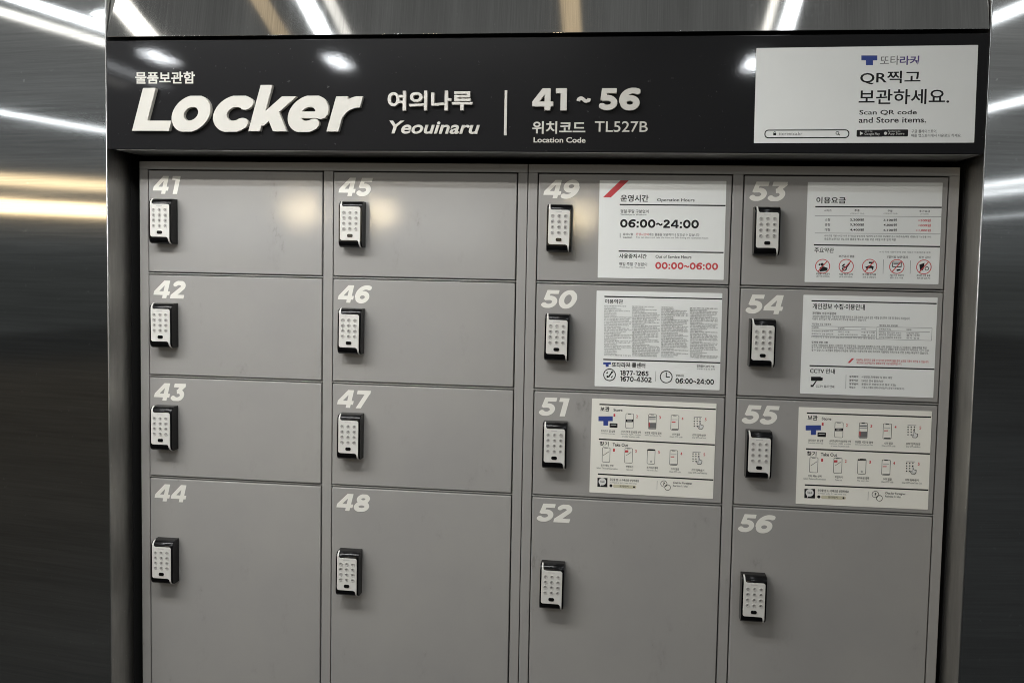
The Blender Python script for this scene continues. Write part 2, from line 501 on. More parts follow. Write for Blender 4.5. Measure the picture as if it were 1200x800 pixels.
SHEETS = {
'hours': (0.2587, 1.7768, 0.0039, 239.1, 186.7, [
  ('P',((-112.56,60.94),(-79.83,93.36),(-63.9,93.45),(-97.39,61.06)),'r'),
  ('T','운영시간',-78.8,52.88,-25.68,66.25,'b','k'),
  ('T','Operation Hours',-9.47,52.4,61.1,60.04,'m','k'),
  ('L',-80.25,47.51,119.07,47.28,2.03,'k'),
  ('T','평일·주말 구분없이',-78.54,31.53,-25.1,38.08,'m','k'),
  ('T','Weekdays or Weekend',-78.4,26.37,-29.19,30.08,'n','k'),
  ('T','06:00~24:00',-78.6,3.56,70.39,19.77,'H','k'),
  ('L',-78.21,-6.76,-78.01,-15.92,0.87,'k'),
  ('T','유의사항',-73.02,-11.43,-53.34,-6.57,'m','k'),
  ('T','Caution',-72.9,-16.31,-55.21,-12.88,'m','k'),
  ('T','운영시간외',-48.22,-11.38,-24.06,-6.24,'m','r'),
  ('T','에는 물품을 보관하거나 찾으실 수 없습니다',-23.48,-11.46,71.79,-6.06,'n','k'),
  ('T','You can store and take the item out 24h during the operation hours',-48.06,-16.92,88.73,-12.65,'n','g'),
  ('L',-80.32,-41.47,117.97,-41.39,2.03,'k'),
  ('T','사용중지시간',-79.25,-55.11,-26.49,-46.23,'b','k'),
  ('T','Out of Service Hours',-9.71,-53.91,58.04,-47.92,'m','k'),
  ('T','평일·주말 구분없이',-78.91,-69.44,-25.56,-62.85,'m','k'),
  ('T','Weekdays or Weekend',-78.77,-74.36,-29.67,-70.92,'n','k'),
  ('T','00:00~06:00',-9.86,-74.6,108.37,-61.21,'H','r'),]),
'price': (0.6485, 1.7774, 0.0047, 241.1, 186.7, [
  ('T','이용요금',-104.24,53.81,-50.94,66.02,'b','k'),
  ('L',-105.75,47.74,120.36,48.22,2.03,'k'),
  ('T','사이즈',-89.22,38.75,-75.94,42.64,'m','k'),
  ('T','주중',-34.65,39.22,-25.24,43.37,'m','k'),
  ('T','(기본4시간 이내)',-41.71,33.95,-16.97,37.0,'n','g'),
  ('T','주말',24.89,38.91,33.69,43.05,'m','k'),
  ('T','(기본4시간 이내)',17.86,34.5,42.41,37.54,'n','g'),
  ('T','추가요금',81.01,38.91,100.06,43.3,'m','k'),
  ('T','(1시간당)',83.61,34.23,97.63,37.26,'n','g'),
  ('L',-106.0,30.74,120.27,30.94,0.58,'g'),
  ('T','소형',-87.56,21.21,-78.07,26.22,'m','k'),
  ('T','2,200원',-42.12,21.46,-17.36,26.73,'b','k'),
  ('T','3,100원',18.04,21.51,41.79,26.76,'b','k'),
  ('T','+500원',79.29,21.57,102.06,26.8,'b','r'),
  ('T','중형',-87.25,12.01,-77.76,17.03,'m','k'),
  ('T','3,300원',-41.8,12.3,-17.03,17.58,'b','k'),
  ('T','4,800원',18.38,12.39,42.14,17.64,'b','k'),
  ('T','+800원',79.65,12.49,102.42,17.72,'b','r'),
  ('T','대형',-86.93,2.54,-77.43,7.55,'m','k'),
  ('T','4,400원',-41.46,2.86,-16.69,8.14,'b','k'),
  ('T','6,100원',18.73,2.98,42.5,8.24,'b','k'),
  ('T','+1,000원',76.31,3.1,102.8,8.34,'b','r'),
  ('L',-104.93,-1.36,120.24,-0.68,0.58,'g'),
  ('T','사이즈별 기본 4시간 이후 추가요금 발생,최대 7일까지 보관,이후 미납물은 본사 보관요금(매일 5천원) 장기보관물 처리',-87.59,-8.64,103.77,-4.2,'n','k'),
  ('T','유료화 보관기간 7일,이후 물품을 별도로 이동 보관 1개월 이후 임의 처분',-87.41,-14.58,41.55,-9.86,'n','k'),
  ('L',-106.11,-23.47,120.39,-23.81,2.03,'k'),
  ('T','주요약관',-104.69,-38.04,-69.08,-28.25,'m','k'),
  ('T','※ 이 외에 이용약관에 관한 사항은 이용약관을 참조',13.02,-36.54,104.41,-33.21,'n','g'),
  ('T','보관금지 물품',-60.01,-46.39,-31.62,-41.65,'m','k'),
  ('T','7일이상 보관금지',26.75,-46.44,63.6,-41.73,'m','k'),
  ('T','파손 금지',83.57,-46.0,103.99,-41.57,'m','k'),
  ('C',-88.7,-63.28,13.62,1.45,'r'),
  ('P',((-93.82,-73.18),(-94.08,-65.61),(-90.86,-63.87),(-85.96,-63.8),(-79.34,-66.49),(-79.72,-71.55)),'k'),
  ('C',-89.63,-59.93,2.9,2.9,'k'),
  ('P',((-96.42,-60.6),(-93.79,-57.75),(-92.08,-59.97),(-94.73,-62.25)),'k'),
  ('L',-80.86,-53.91,-96.57,-72.66,1.45,'r'),
  ('C',-45.83,-62.6,13.62,1.45,'r'),
  ('C',-48.92,-67.12,4.35,2.03,'k'),
  ('P',((-46.85,-64.29),(-40.68,-55.25),(-38.73,-56.9),(-44.63,-65.94)),'k'),
  ('P',((-53.99,-61.61),(-49.79,-57.63),(-47.57,-59.27),(-52.31,-63.26)),'k'),
  ('L',-38.04,-53.26,-53.63,-71.96,1.45,'r'),
  ('C',-3.74,-61.93,13.62,1.45,'r'),
  ('P',((-11.78,-63.18),(-2.75,-59.69),(3.8,-62.37),(2.46,-69.64),(-0.39,-65.23),(-5.75,-65.87),(-7.77,-69.81),(-10.1,-64.82)),'k'),
  ('P',((-5.66,-53.6),(4.01,-53.45),(2.53,-56.82),(-5.0,-56.94)),'k'),
  ('L',3.98,-52.62,-11.49,-71.26,1.45,'r'),
  ('C',45.07,-61.72,13.62,1.45,'r'),
  ('R',45.2,-58.1,16.81,9.86,1.16,1.45,'k'),
  ('P',((38.96,-55.7),(50.71,-55.52),(50.8,-57.74),(39.04,-57.92)),'g'),
  ('P',((44.75,-67.28),(51.65,-66.06),(52.29,-68.82),(45.39,-70.05)),'k'),
  ('L',52.73,-52.43,37.4,-71.01,1.45,'r'),
  ('C',93.3,-61.78,13.62,1.45,'r'),
  ('P',((85.16,-57.48),(94.06,-54.02),(93.88,-62.88),(91.42,-67.91),(86.62,-67.43)),'k'),
  ('C',98.72,-64.46,3.77,1.16,'k'),
  ('L',100.9,-52.53,85.7,-71.05,1.45,'r'),
  ('L',20.76,-49.03,20.94,-75.46,0.58,'g'),
  ('L',69.16,-49.69,69.33,-74.65,0.58,'g'),
  ('T','위험물 보관금지',-100.22,-79.25,-75.17,-75.61,'m','k'),
  ('T','(총기류,인화성)',-99.51,-84.02,-75.55,-80.66,'n','k'),
  ('T','식품 보관금지',-58.58,-79.39,-33.67,-75.75,'m','k'),
  ('T','(부패,냄새 발생)',-57.87,-84.15,-34.04,-80.79,'n','k'),
  ('T','동식물,음식물',-16.12,-78.95,8.64,-75.32,'m','k'),
  ('T','보관 및 냉장금지',-15.4,-83.69,8.28,-80.34,'n','k'),
  ('T','7일 이상 보관시',33.1,-79.5,57.7,-75.89,'m','k'),
  ('T','별도 장소 이동',33.82,-84.23,57.35,-80.89,'n','k'),
  ('T','과도한 사용 물품',80.9,-79.24,105.34,-75.64,'m','k'),
  ('T','보관금지',81.63,-83.95,105.0,-80.63,'n','k'),]),
'terms': (0.2579, 1.5655, 0.0024, 239.1, 185.8, [
  ('L',-104.24,81.86,119.45,81.95,2.03,'k'),
  ('T','이용약관',-103.16,68.4,-68.1,76.78,'b','k'),
  ('T','제1조 목적 이 약관은 물품보관함의 이용에 관한 사항을 정함',-104.4,62.53,-62.1,64.98,'t','k'),
  ('T','① 이용자는 보관함을 이용하기 전에 이 약관에 동의하여야 한다',-104.33,59.24,-80.51,61.7,'t','k'),
  ('T','② 보관함 이용시간은 매일 06시부터 24시까지로 하며',-104.26,56.28,-71.45,58.74,'t','k'),
  ('T','보관 중인 물품에 대한 책임은 이용자에게 있으며 회사는',-104.19,53.43,-53.97,55.88,'t','k'),
  ('T','제3조 보관금지 물품은 다음 각 호와 같다',-104.13,50.04,-80.29,52.5,'t','k'),
  ('T','현금 유가증권 귀금속 및 고가품은 보관할 수 없다',-104.06,46.97,-80.22,49.43,'t','k'),
  ('T','동물 식물 및 부패하기 쉬운 음식물을 보관할 수 없다',-103.99,43.9,-80.15,46.36,'t','k'),
  ('T','이용요금은 크기와 시간에 따라 다르며 추가요금이 발생한다',-103.92,41.19,-51.05,43.65,'t','k'),
  ('T','보관기간이 지난 물품은 별도의 장소로 옮겨 보관한다',-103.85,38.09,-53.61,40.55,'t','k'),
  ('T','제1조 목적 이 약관은 물품보관함의 이용에 관한 사항을 정함',-103.78,34.99,-56.17,37.45,'t','k'),
  ('T','① 이용자는 보관함을 이용하기 전에 이 약관에 동의하여야 한다',-103.71,31.99,-50.83,34.45,'t','k'),
  ('T','② 보관함 이용시간은 매일 06시부터 24시까지로 하며',-103.65,28.9,-52.33,31.36,'t','k'),
  ('T','보관 중인 물품에 대한 책임은 이용자에게 있으며 회사는',-103.58,25.78,-55.95,28.24,'t','k'),
  ('T','제3조 보관금지 물품은 다음 각 호와 같다',-103.51,22.51,-70.66,24.98,'t','k'),
  ('T','현금 유가증권 귀금속 및 고가품은 보관할 수 없다',-103.44,19.63,-55.8,22.1,'t','k'),
  ('T','동물 식물 및 부패하기 쉬운 음식물을 보관할 수 없다',-103.37,16.63,-50.46,19.1,'t','k'),
  ('T','이용요금은 크기와 시간에 따라 다르며 추가요금이 발생한다',-103.3,13.42,-60.94,15.88,'t','k'),
  ('T','보관기간이 지난 물품은 별도의 장소로 옮겨 보관한다',-103.23,10.22,-70.38,12.68,'t','k'),
  ('T','제1조 목적 이 약관은 물품보관함의 이용에 관한 사항을 정함',-103.16,7.41,-50.23,9.88,'t','k'),
  ('T','① 이용자는 보관함을 이용하기 전에 이 약관에 동의하여야 한다',-103.1,4.3,-52.8,6.77,'t','k'),
  ('T','② 보관함 이용시간은 매일 06시부터 24시까지로 하며',-103.03,1.24,-51.67,3.71,'t','k'),
  ('T','보관 중인 물품에 대한 책임은 이용자에게 있으며 회사는',-102.96,-2.22,-79.09,0.25,'t','k'),
  ('T','제3조 보관금지 물품은 다음 각 호와 같다',-102.89,-4.89,-49.94,-2.42,'t','k'),
  ('T','현금 유가증권 귀금속 및 고가품은 보관할 수 없다',-102.82,-8.01,-52.5,-5.54,'t','k'),
  ('T','동물 식물 및 부패하기 쉬운 음식물을 보관할 수 없다',-102.75,-11.46,-78.87,-8.99,'t','k'),
  ('T','이용요금은 크기와 시간에 따라 다르며 추가요금이 발생한다',-102.68,-14.15,-51.3,-11.68,'t','k'),
  ('T','보관기간이 지난 물품은 별도의 장소로 옮겨 보관한다',-102.61,-17.21,-49.64,-14.74,'t','k'),
  ('T','제1조 목적 이 약관은 물품보관함의 이용에 관한 사항을 정함',-102.54,-20.58,-69.66,-18.1,'t','k'),
  ('T','① 이용자는 보관함을 이용하기 전에 이 약관에 동의하여야 한다',-102.48,-23.79,-78.59,-21.32,'t','k'),
  ('T','② 보관함 이용시간은 매일 06시부터 24시까지로 하며',-102.41,-26.87,-78.52,-24.4,'t','k'),
  ('T','보관 중인 물품에 대한 책임은 이용자에게 있으며 회사는',-102.34,-29.96,-78.45,-27.49,'t','k'),
  ('T','제3조 보관금지 물품은 다음 각 호와 같다',-102.27,-32.63,-50.86,-30.16,'t','k'),
  ('T','현금 유가증권 귀금속 및 고가품은 보관할 수 없다',-50.39,62.63,-8.39,65.08,'t','k'),
  ('T','동물 식물 및 부패하기 쉬운 음식물을 보관할 수 없다',-50.32,59.36,-26.66,61.81,'t','k'),
  ('T','이용요금은 크기와 시간에 따라 다르며 추가요금이 발생한다',-50.24,56.59,-3.0,59.04,'t','k'),
  ('T','보관기간이 지난 물품은 별도의 장소로 옮겨 보관한다',-50.17,53.25,-26.51,55.7,'t','k'),
  ('T','제1조 목적 이 약관은 물품보관함의 이용에 관한 사항을 정함',-50.09,50.48,-2.85,52.93,'t','k'),
  ('T','① 이용자는 보관함을 이용하기 전에 이 약관에 동의하여야 한다',-50.02,47.49,2.46,49.94,'t','k'),
  ('T','② 보관함 이용시간은 매일 06시부터 24시까지로 하며',-49.95,44.4,-0.07,46.85,'t','k'),
  ('T','보관 중인 물품에 대한 책임은 이용자에게 있으며 회사는',-49.87,41.31,-2.61,43.76,'t','k'),
  ('T','제3조 보관금지 물품은 다음 각 호와 같다',-49.8,38.32,2.7,40.77,'t','k'),
  ('T','현금 유가증권 귀금속 및 고가품은 보관할 수 없다',-49.73,35.13,-7.69,37.58,'t','k'),
  ('T','동물 식물 및 부패하기 쉬운 음식물을 보관할 수 없다',-49.65,32.18,1.29,34.63,'t','k'),
  ('T','이용요금은 크기와 시간에 따라 다르며 추가요금이 발생한다',-49.58,28.77,-25.9,31.23,'t','k'),
  ('T','보관기간이 지난 물품은 별도의 장소로 옮겨 보관한다',-49.5,26.08,3.02,28.54,'t','k'),
  ('T','제1조 목적 이 약관은 물품보관함의 이용에 관한 사항을 정함',-49.43,22.95,-2.14,25.41,'t','k'),
  ('T','① 이용자는 보관함을 이용하기 전에 이 약관에 동의하여야 한다',-49.36,19.96,3.17,22.42,'t','k'),
  ('T','② 보관함 이용시간은 매일 06시부터 24시까지로 하며',-49.28,16.9,3.25,19.36,'t','k'),
  ('T','보관 중인 물품에 대한 책임은 이용자에게 있으며 회사는',-49.21,13.8,0.71,16.26,'t','k'),
  ('T','제3조 보관금지 물품은 다음 각 호와 같다',-49.13,10.74,0.79,13.2,'t','k'),
  ('T','현금 유가증권 귀금속 및 고가품은 보관할 수 없다',-49.06,7.68,0.87,10.13,'t','k'),
  ('T','동물 식물 및 부패하기 쉬운 음식물을 보관할 수 없다',-48.99,4.61,0.95,7.07,'t','k'),
  ('T','이용요금은 크기와 시간에 따라 다르며 추가요금이 발생한다',-48.91,1.31,-16.28,3.77,'t','k'),
  ('T','보관기간이 지난 물품은 별도의 장소로 옮겨 보관한다',-48.84,-1.52,1.11,0.94,'t','k'),
  ('T','제1조 목적 이 약관은 물품보관함의 이용에 관한 사항을 정함',-48.76,-4.57,2.24,-2.11,'t','k'),
  ('T','① 이용자는 보관함을 이용하기 전에 이 약관에 동의하여야 한다',-48.69,-8.02,-24.98,-5.56,'t','k'),
  ('T','② 보관함 이용시간은 매일 06시부터 24시까지로 하며',-48.62,-10.96,-15.97,-8.5,'t','k'),
  ('T','보관 중인 물품에 대한 책임은 이용자에게 있으며 회사는',-48.54,-13.77,2.47,-11.31,'t','k'),
  ('T','제3조 보관금지 물품은 다음 각 호와 같다',-48.47,-16.82,4.12,-14.36,'t','k'),
  ('T','현금 유가증권 귀금속 및 고가품은 보관할 수 없다',-48.39,-19.88,4.2,-17.42,'t','k'),
  ('T','동물 식물 및 부패하기 쉬운 음식물을 보관할 수 없다',-48.32,-22.95,4.28,-20.49,'t','k'),
  ('T','이용요금은 크기와 시간에 따라 다르며 추가요금이 발생한다',-48.25,-26.06,1.74,-23.6,'t','k'),
  ('T','보관기간이 지난 물품은 별도의 장소로 옮겨 보관한다',-48.17,-29.17,-0.8,-26.71,'t','k'),
  ('T','제1조 목적 이 약관은 물품보관함의 이용에 관한 사항을 정함',-48.1,-32.24,-0.72,-29.78,'t','k'),
  ('T','① 이용자는 보관함을 이용하기 전에 이 약관에 동의하여야 한다',4.95,62.27,28.04,64.71,'t','k'),
  ('T','② 보관함 이용시간은 매일 06시부터 24시까지로 하며',5.03,59.23,28.13,61.67,'t','k'),
  ('T','보관 중인 물품에 대한 책임은 이용자에게 있으며 회사는',5.11,56.49,53.79,58.93,'t','k'),
  ('T','제3조 보관금지 물품은 다음 각 호와 같다',5.19,53.41,51.32,55.85,'t','k'),
  ('T','현금 유가증권 귀금속 및 고가품은 보관할 수 없다',5.26,50.43,56.51,52.87,'t','k'),
  ('T','동물 식물 및 부패하기 쉬운 음식물을 보관할 수 없다',5.34,47.39,56.6,49.83,'t','k'),
  ('T','이용요금은 크기와 시간에 따라 다르며 추가요금이 발생한다',5.42,43.99,28.53,46.44,'t','k'),
  ('T','보관기간이 지난 물품은 별도의 장소로 옮겨 보관한다',5.5,40.95,28.61,43.39,'t','k'),
  ('T','제1조 목적 이 약관은 물품보관함의 이용에 관한 사항을 정함',5.58,38.25,56.85,40.69,'t','k'),
  ('T','① 이용자는 보관함을 이용하기 전에 이 약관에 동의하여야 한다',5.66,35.17,54.38,37.62,'t','k'),
  ('T','② 보관함 이용시간은 매일 06시부터 24시까지로 하며',5.74,32.13,54.46,34.57,'t','k'),
  ('T','보관 중인 물품에 대한 책임은 이용자에게 있으며 회사는',5.82,28.98,46.87,31.42,'t','k'),
  ('T','제3조 보관금지 물품은 다음 각 호와 같다',5.9,26.06,57.19,28.51,'t','k'),
  ('T','현금 유가증권 귀금속 및 고가품은 보관할 수 없다',5.98,22.98,54.71,25.42,'t','k'),
  ('T','동물 식물 및 부패하기 쉬운 음식물을 보관할 수 없다',6.06,19.94,55.82,22.39,'t','k'),
  ('T','이용요금은 크기와 시간에 따라 다르며 추가요금이 발생한다',6.14,16.91,57.44,19.36,'t','k'),
  ('T','보관기간이 지난 물품은 별도의 장소로 옮겨 보관한다',6.22,13.6,38.07,16.05,'t','k'),
  ('T','제1조 목적 이 약관은 물품보관함의 이용에 관한 사항을 정함',6.29,10.67,47.37,13.12,'t','k'),
  ('T','① 이용자는 보관함을 이용하기 전에 이 약관에 동의하여야 한다',6.37,7.76,57.69,10.21,'t','k'),
  ('T','② 보관함 이용시간은 매일 06시부터 24시까지로 하며',6.45,4.57,47.54,7.01,'t','k'),
  ('T','보관 중인 물품에 대한 책임은 이용자에게 있으며 회사는',6.53,1.62,55.3,4.07,'t','k'),
  ('T','제3조 보관금지 물품은 다음 각 호와 같다',6.61,-1.4,57.94,1.05,'t','k'),
  ('T','현금 유가증권 귀금속 및 고가품은 보관할 수 없다',6.69,-4.53,52.91,-2.08,'t','k'),
  ('T','동물 식물 및 부패하기 쉬운 음식물을 보관할 수 없다',6.77,-7.55,55.55,-5.1,'t','k'),
  ('T','이용요금은 크기와 시간에 따라 다르며 추가요금이 발생한다',6.85,-10.6,55.64,-8.15,'t','k'),
  ('T','보관기간이 지난 물품은 별도의 장소로 옮겨 보관한다',6.93,-13.65,56.75,-11.19,'t','k'),
  ('T','제1조 목적 이 약관은 물품보관함의 이용에 관한 사항을 정함',7.01,-17.09,30.16,-14.63,'t','k'),
  ('T','① 이용자는 보관함을 이용하기 전에 이 약관에 동의하여야 한다',7.09,-19.74,58.45,-17.29,'t','k'),
  ('T','② 보관함 이용시간은 매일 06시부터 24시까지로 하며',7.17,-23.21,30.33,-20.76,'t','k'),
  ('T','보관 중인 물품에 대한 책임은 이용자에게 있으며 회사는',7.25,-25.86,58.62,-23.4,'t','k'),
  ('T','제3조 보관금지 물품은 다음 각 호와 같다',7.33,-29.2,39.22,-26.75,'t','k'),
  ('T','현금 유가증권 귀금속 및 고가품은 보관할 수 없다',7.41,-32.4,30.57,-29.94,'t','k'),
  ('T','동물 식물 및 부패하기 쉬운 음식물을 보관할 수 없다',59.04,62.17,111.3,64.6,'t','k'),
  ('T','이용요금은 크기와 시간에 따라 다르며 추가요금이 발생한다',59.13,58.9,91.58,61.34,'t','k'),
  ('T','보관기간이 지난 물품은 별도의 장소로 옮겨 보관한다',59.21,56.11,111.48,58.54,'t','k'),
  ('T','제1조 목적 이 약관은 물품보관함의 이용에 관한 사항을 정함',59.3,53.06,110.01,55.49,'t','k'),
  ('T','① 이용자는 보관함을 이용하기 전에 이 약관에 동의하여야 한다',59.38,50.01,109.06,52.44,'t','k'),
  ('T','② 보관함 이용시간은 매일 06시부터 24시까지로 하며',59.47,46.88,101.32,49.32,'t','k'),
  ('T','보관 중인 물품에 대한 책임은 이용자에게 있으며 회사는',59.55,43.98,111.84,46.41,'t','k'),
  ('T','제3조 보관금지 물품은 다음 각 호와 같다',59.63,40.94,111.93,43.38,'t','k'),
  ('T','현금 유가증권 귀금속 및 고가품은 보관할 수 없다',59.72,37.91,112.02,40.34,'t','k'),
  ('T','동물 식물 및 부패하기 쉬운 음식물을 보관할 수 없다',59.8,34.51,83.39,36.94,'t','k'),
  ('T','이용요금은 크기와 시간에 따라 다르며 추가요금이 발생한다',59.89,31.84,112.2,34.27,'t','k'),
  ('T','보관기간이 지난 물품은 별도의 장소로 옮겨 보관한다',59.97,28.77,109.68,31.2,'t','k'),
  ('T','제1조 목적 이 약관은 물품보관함의 이용에 관한 사항을 정함',60.06,25.76,112.38,28.2,'t','k'),
  ('T','① 이용자는 보관함을 이용하기 전에 이 약관에 동의하여야 한다',60.14,22.46,92.63,24.9,'t','k'),
  ('T','② 보관함 이용시간은 매일 06시부터 24시까지로 하며',60.23,19.3,83.82,21.74,'t','k'),
  ('T','보관 중인 물품에 대한 책임은 이용자에게 있으며 회사는',60.31,16.65,112.65,19.08,'t','k'),
  ('T','제3조 보관금지 물품은 다음 각 호와 같다',60.39,13.34,92.89,15.78,'t','k'),
  ('T','현금 유가증권 귀금속 및 고가품은 보관할 수 없다',60.48,10.55,111.26,12.98,'t','k'),
  ('T','동물 식물 및 부패하기 쉬운 음식물을 보관할 수 없다',60.56,7.53,112.91,9.96,'t','k'),
  ('T','이용요금은 크기와 시간에 따라 다르며 추가요금이 발생한다',60.65,4.46,111.44,6.9,'t','k'),
  ('T','보관기간이 지난 물품은 별도의 장소로 옮겨 보관한다',60.73,1.44,113.09,3.88,'t','k'),
  ('T','제1조 목적 이 약관은 물품보관함의 이용에 관한 사항을 정함',60.82,-2.0,84.43,0.44,'t','k'),
  ('T','① 이용자는 보관함을 이용하기 전에 이 약관에 동의하여야 한다',60.9,-4.64,113.27,-2.2,'t','k'),
  ('T','② 보관함 이용시간은 매일 06시부터 24시까지로 하며',60.99,-7.71,111.8,-5.27,'t','k'),
  ('T','보관 중인 물품에 대한 책임은 이용자에게 있으며 회사는',61.07,-10.81,108.23,-8.37,'t','k'),
  ('T','제3조 보관금지 물품은 다음 각 호와 같다',61.16,-13.82,110.93,-11.37,'t','k'),
  ('T','현금 유가증권 귀금속 및 고가품은 보관할 수 없다',61.24,-16.83,113.63,-14.38,'t','k'),
  ('T','동물 식물 및 부패하기 쉬운 음식물을 보관할 수 없다',61.33,-20.29,84.95,-17.85,'t','k'),
  ('T','이용요금은 크기와 시간에 따라 다르며 추가요금이 발생한다',61.41,-23.21,93.94,-20.77,'t','k'),
  ('T','보관기간이 지난 물품은 별도의 장소로 옮겨 보관한다',61.49,-26.39,85.12,-23.95,'t','k'),
  ('T','제1조 목적 이 약관은 물품보관함의 이용에 관한 사항을 정함',61.58,-29.02,113.99,-26.57,'t','k'),
  ('T','① 이용자는 보관함을 이용하기 전에 이 약관에 동의하여야 한다',61.66,-32.09,112.51,-29.64,'t','k'),
  ('L',-103.83,-40.13,119.43,-40.0,2.03,'k'),
  ('P',((-103.7,-45.67),(-88.97,-45.22),(-88.87,-49.29),(-93.21,-49.43),(-93.1,-54.09),(-98.88,-54.27),(-98.99,-49.61),(-103.61,-49.75)),'b'),
  ('T','또타라커 콜센터',-86.82,-54.64,-22.73,-44.75,'b','k'),
  ('T','전화접수 24시 가능',75.13,-49.77,108.95,-45.16,'m','k'),
  ('T','상담원 연결 및 문의',75.28,-54.38,109.11,-51.21,'n','g'),
  ('C',-91.01,-69.79,12.17,1.74,'k'),
  ('P',((-97.02,-72.91),(-94.74,-71.08),(-92.96,-73.36),(-94.06,-75.73),(-95.79,-75.79)),'k'),
  ('P',((-88.56,-63.29),(-85.1,-62.59),(-83.9,-64.89),(-86.74,-66.73)),'k'),
  ('P',((-94.1,-73.98),(-87.94,-65.02),(-86.17,-66.42),(-92.04,-75.37)),'k'),
  ('P',((-97.73,-67.08),(-95.48,-64.09),(-93.73,-64.62),(-95.39,-68.18)),'k'),
  ('P',((-88.87,-74.98),(-85.48,-71.36),(-84.3,-72.49),(-87.11,-76.09)),'k'),
  ('T','1877-1265',-70.59,-70.0,-16.04,-60.4,'B2','k'),
  ('T','1670-4302',-70.32,-81.83,-10.02,-71.94,'B2','k'),
  ('L',-2.14,-59.67,-2.21,-79.42,0.58,'g'),
  ('C',17.83,-70.35,12.17,1.74,'k'),
  ('L',17.89,-61.65,17.84,-70.93,1.45,'k'),
  ('L',17.26,-70.37,24.96,-70.7,1.45,'k'),
  ('T','운영시간',36.26,-69.21,51.59,-65.45,'m','k'),
  ('T','06:00~24:00',35.7,-82.16,108.67,-72.05,'B2','k'),]),
'privacy': (0.6485, 1.5662, 0.0025, 242.0, 187.1, [
  ('L',-105.98,82.51,119.59,82.31,2.03,'k'),
  ('T','개인정보 수집·이용안내',-103.67,67.05,-8.58,78.01,'b','k'),
  ('T','개인정보 수집·이용안내',-103.78,56.84,-60.13,61.92,'b','k'),
  ('T','또타라커 물품보관함은 이용자의 편의를 위하여 본 이용자에게 다음과 같은 사항을 안내하며 이용 및 동의시 처리됩니다',-102.96,50.9,72.76,55.95,'n','k'),
  ('T','이용자 동의 없이 제 3자에게 개인정보를 제공하지 않습니다.',-103.38,46.54,-4.97,50.76,'n','k'),
  ('T','개인정보 수집 이용목적',-103.89,36.97,-68.92,40.92,'m','k'),
  ('T','개인정보 처리 위탁현황',18.4,37.56,51.98,41.2,'m','k'),
  ('L',-104.31,35.09,12.61,35.29,0.58,'g'),
  ('L',-104.09,28.87,12.85,29.12,0.58,'g'),
  ('L',-103.66,16.42,13.33,16.77,0.58,'g'),
  ('T','수집항목',-104.21,30.74,-91.21,33.85,'m','k'),
  ('T','수집목적',-56.11,30.56,-44.36,33.66,'m','k'),
  ('T','보유기간',-13.21,30.51,-5.36,33.6,'m','k'),
  ('T','휴대폰번호,결제정보 처리',-103.97,24.3,-64.63,27.41,'n','k'),
  ('T','서비스 이용',-55.86,23.93,-34.51,27.03,'n','k'),
  ('T','이용 후 3개월',-12.95,23.97,10.82,27.06,'n','k'),
  ('T','결제정보 및 상품 결제내역',-103.78,18.93,-64.43,22.04,'n','k'),
  ('T','소비자 보호,민원처리',-55.67,18.76,-20.1,21.86,'n','k'),
  ('T','이용 후 5년',-12.74,18.63,11.03,21.73,'n','k'),
  ('T','※ 개인정보 수집 및 이용에 동의하지 않을 권리가 있으며 동의 거부시 서비스 이용이 제한됩니다.',-103.54,12.92,12.54,16.58,'n','k'),
  ('R',63.97,25.15,99.43,23.77,0.29,0.58,'g'),
  ('L',17.98,28.97,109.61,29.44,0.58,'g'),
  ('T','업체명(수탁자)',18.13,30.67,39.65,34.03,'m','k'),
  ('T','업무',67.56,30.96,76.92,34.04,'m','k'),
  ('T','개인정보 처리 업무 수탁사',18.4,24.19,58.69,27.55,'n','k'),
  ('T','시스템 운영 및 유지보수',67.83,24.45,91.34,27.52,'n','k'),
  ('T','물품보관함 전자결제 처리 대행사',18.55,20.27,58.85,23.63,'n','k'),
  ('T','결제 대행',67.99,20.53,91.5,23.61,'n','k'),
  ('T','모바일 인증문자 발송업체',18.74,15.5,59.04,18.86,'n','k'),
  ('T','문자 발송',68.19,15.78,91.7,18.86,'n','k'),
  ('T','결제에 관한 사항',-103.23,2.68,-73.14,6.64,'b','k'),
  ('T','보관함 이용요금의 결제는 신용카드 및 간편결제로 가능하며 결제취소는 이용 시작 전에만 가능합니다 이용자는 결제내역을 확인',-102.95,-2.97,105.16,1.53,'n','k'),
  ('T','할 수 있으며 요금 환불에 관한 사항은 고객센터(유선 문의)로 문의하여 주시기 바랍니다. 환불은 결제 수단에 따라 처리되며 기간이 소요',-102.78,-7.7,109.35,-3.19,'n','k'),
  ('T','될 수 있습니다. 보관물의 분실이나 파손에 대하여는 이용약관에 따라 처리하며 이용자의 귀책사유로 인한 손해는 배상하지 않습니다.',-102.61,-12.49,108.76,-7.99,'n','k'),
  ('P',((-36.28,-32.9),(-31.93,-32.77),(-24.11,-23.77),(-28.46,-23.9)),'r'),
  ('T','이용자는 동의하지 않을 수 있으며 동의하지 않을 경우 보관함 이용이 제한될 수 있습니다.',-20.14,-28.72,110.28,-23.94,'m','r'),
  ('T','개인정보 보호책임자는 물품보관함 사업 담당자입니다.',-19.95,-33.97,62.08,-29.74,'m','r'),
  ('L',-105.24,-40.13,120.81,-39.87,2.03,'k'),
  ('T','CCTV 안내',-104.06,-54.44,-58.33,-44.79,'b','k'),
  ('P',((-101.76,-61.09),(-83.92,-60.51),(-83.87,-61.93),(-80.31,-61.82),(-80.13,-66.93),(-83.69,-67.05),(-83.65,-68.18),(-101.49,-68.77)),'k'),
  ('P',((-92.97,-68.49),(-90.78,-68.42),(-95.95,-77.71),(-98.71,-77.23)),'k'),
  ('P',((-102.04,-76.49),(-96.54,-76.59),(-96.41,-80.29),(-101.9,-80.48)),'k'),
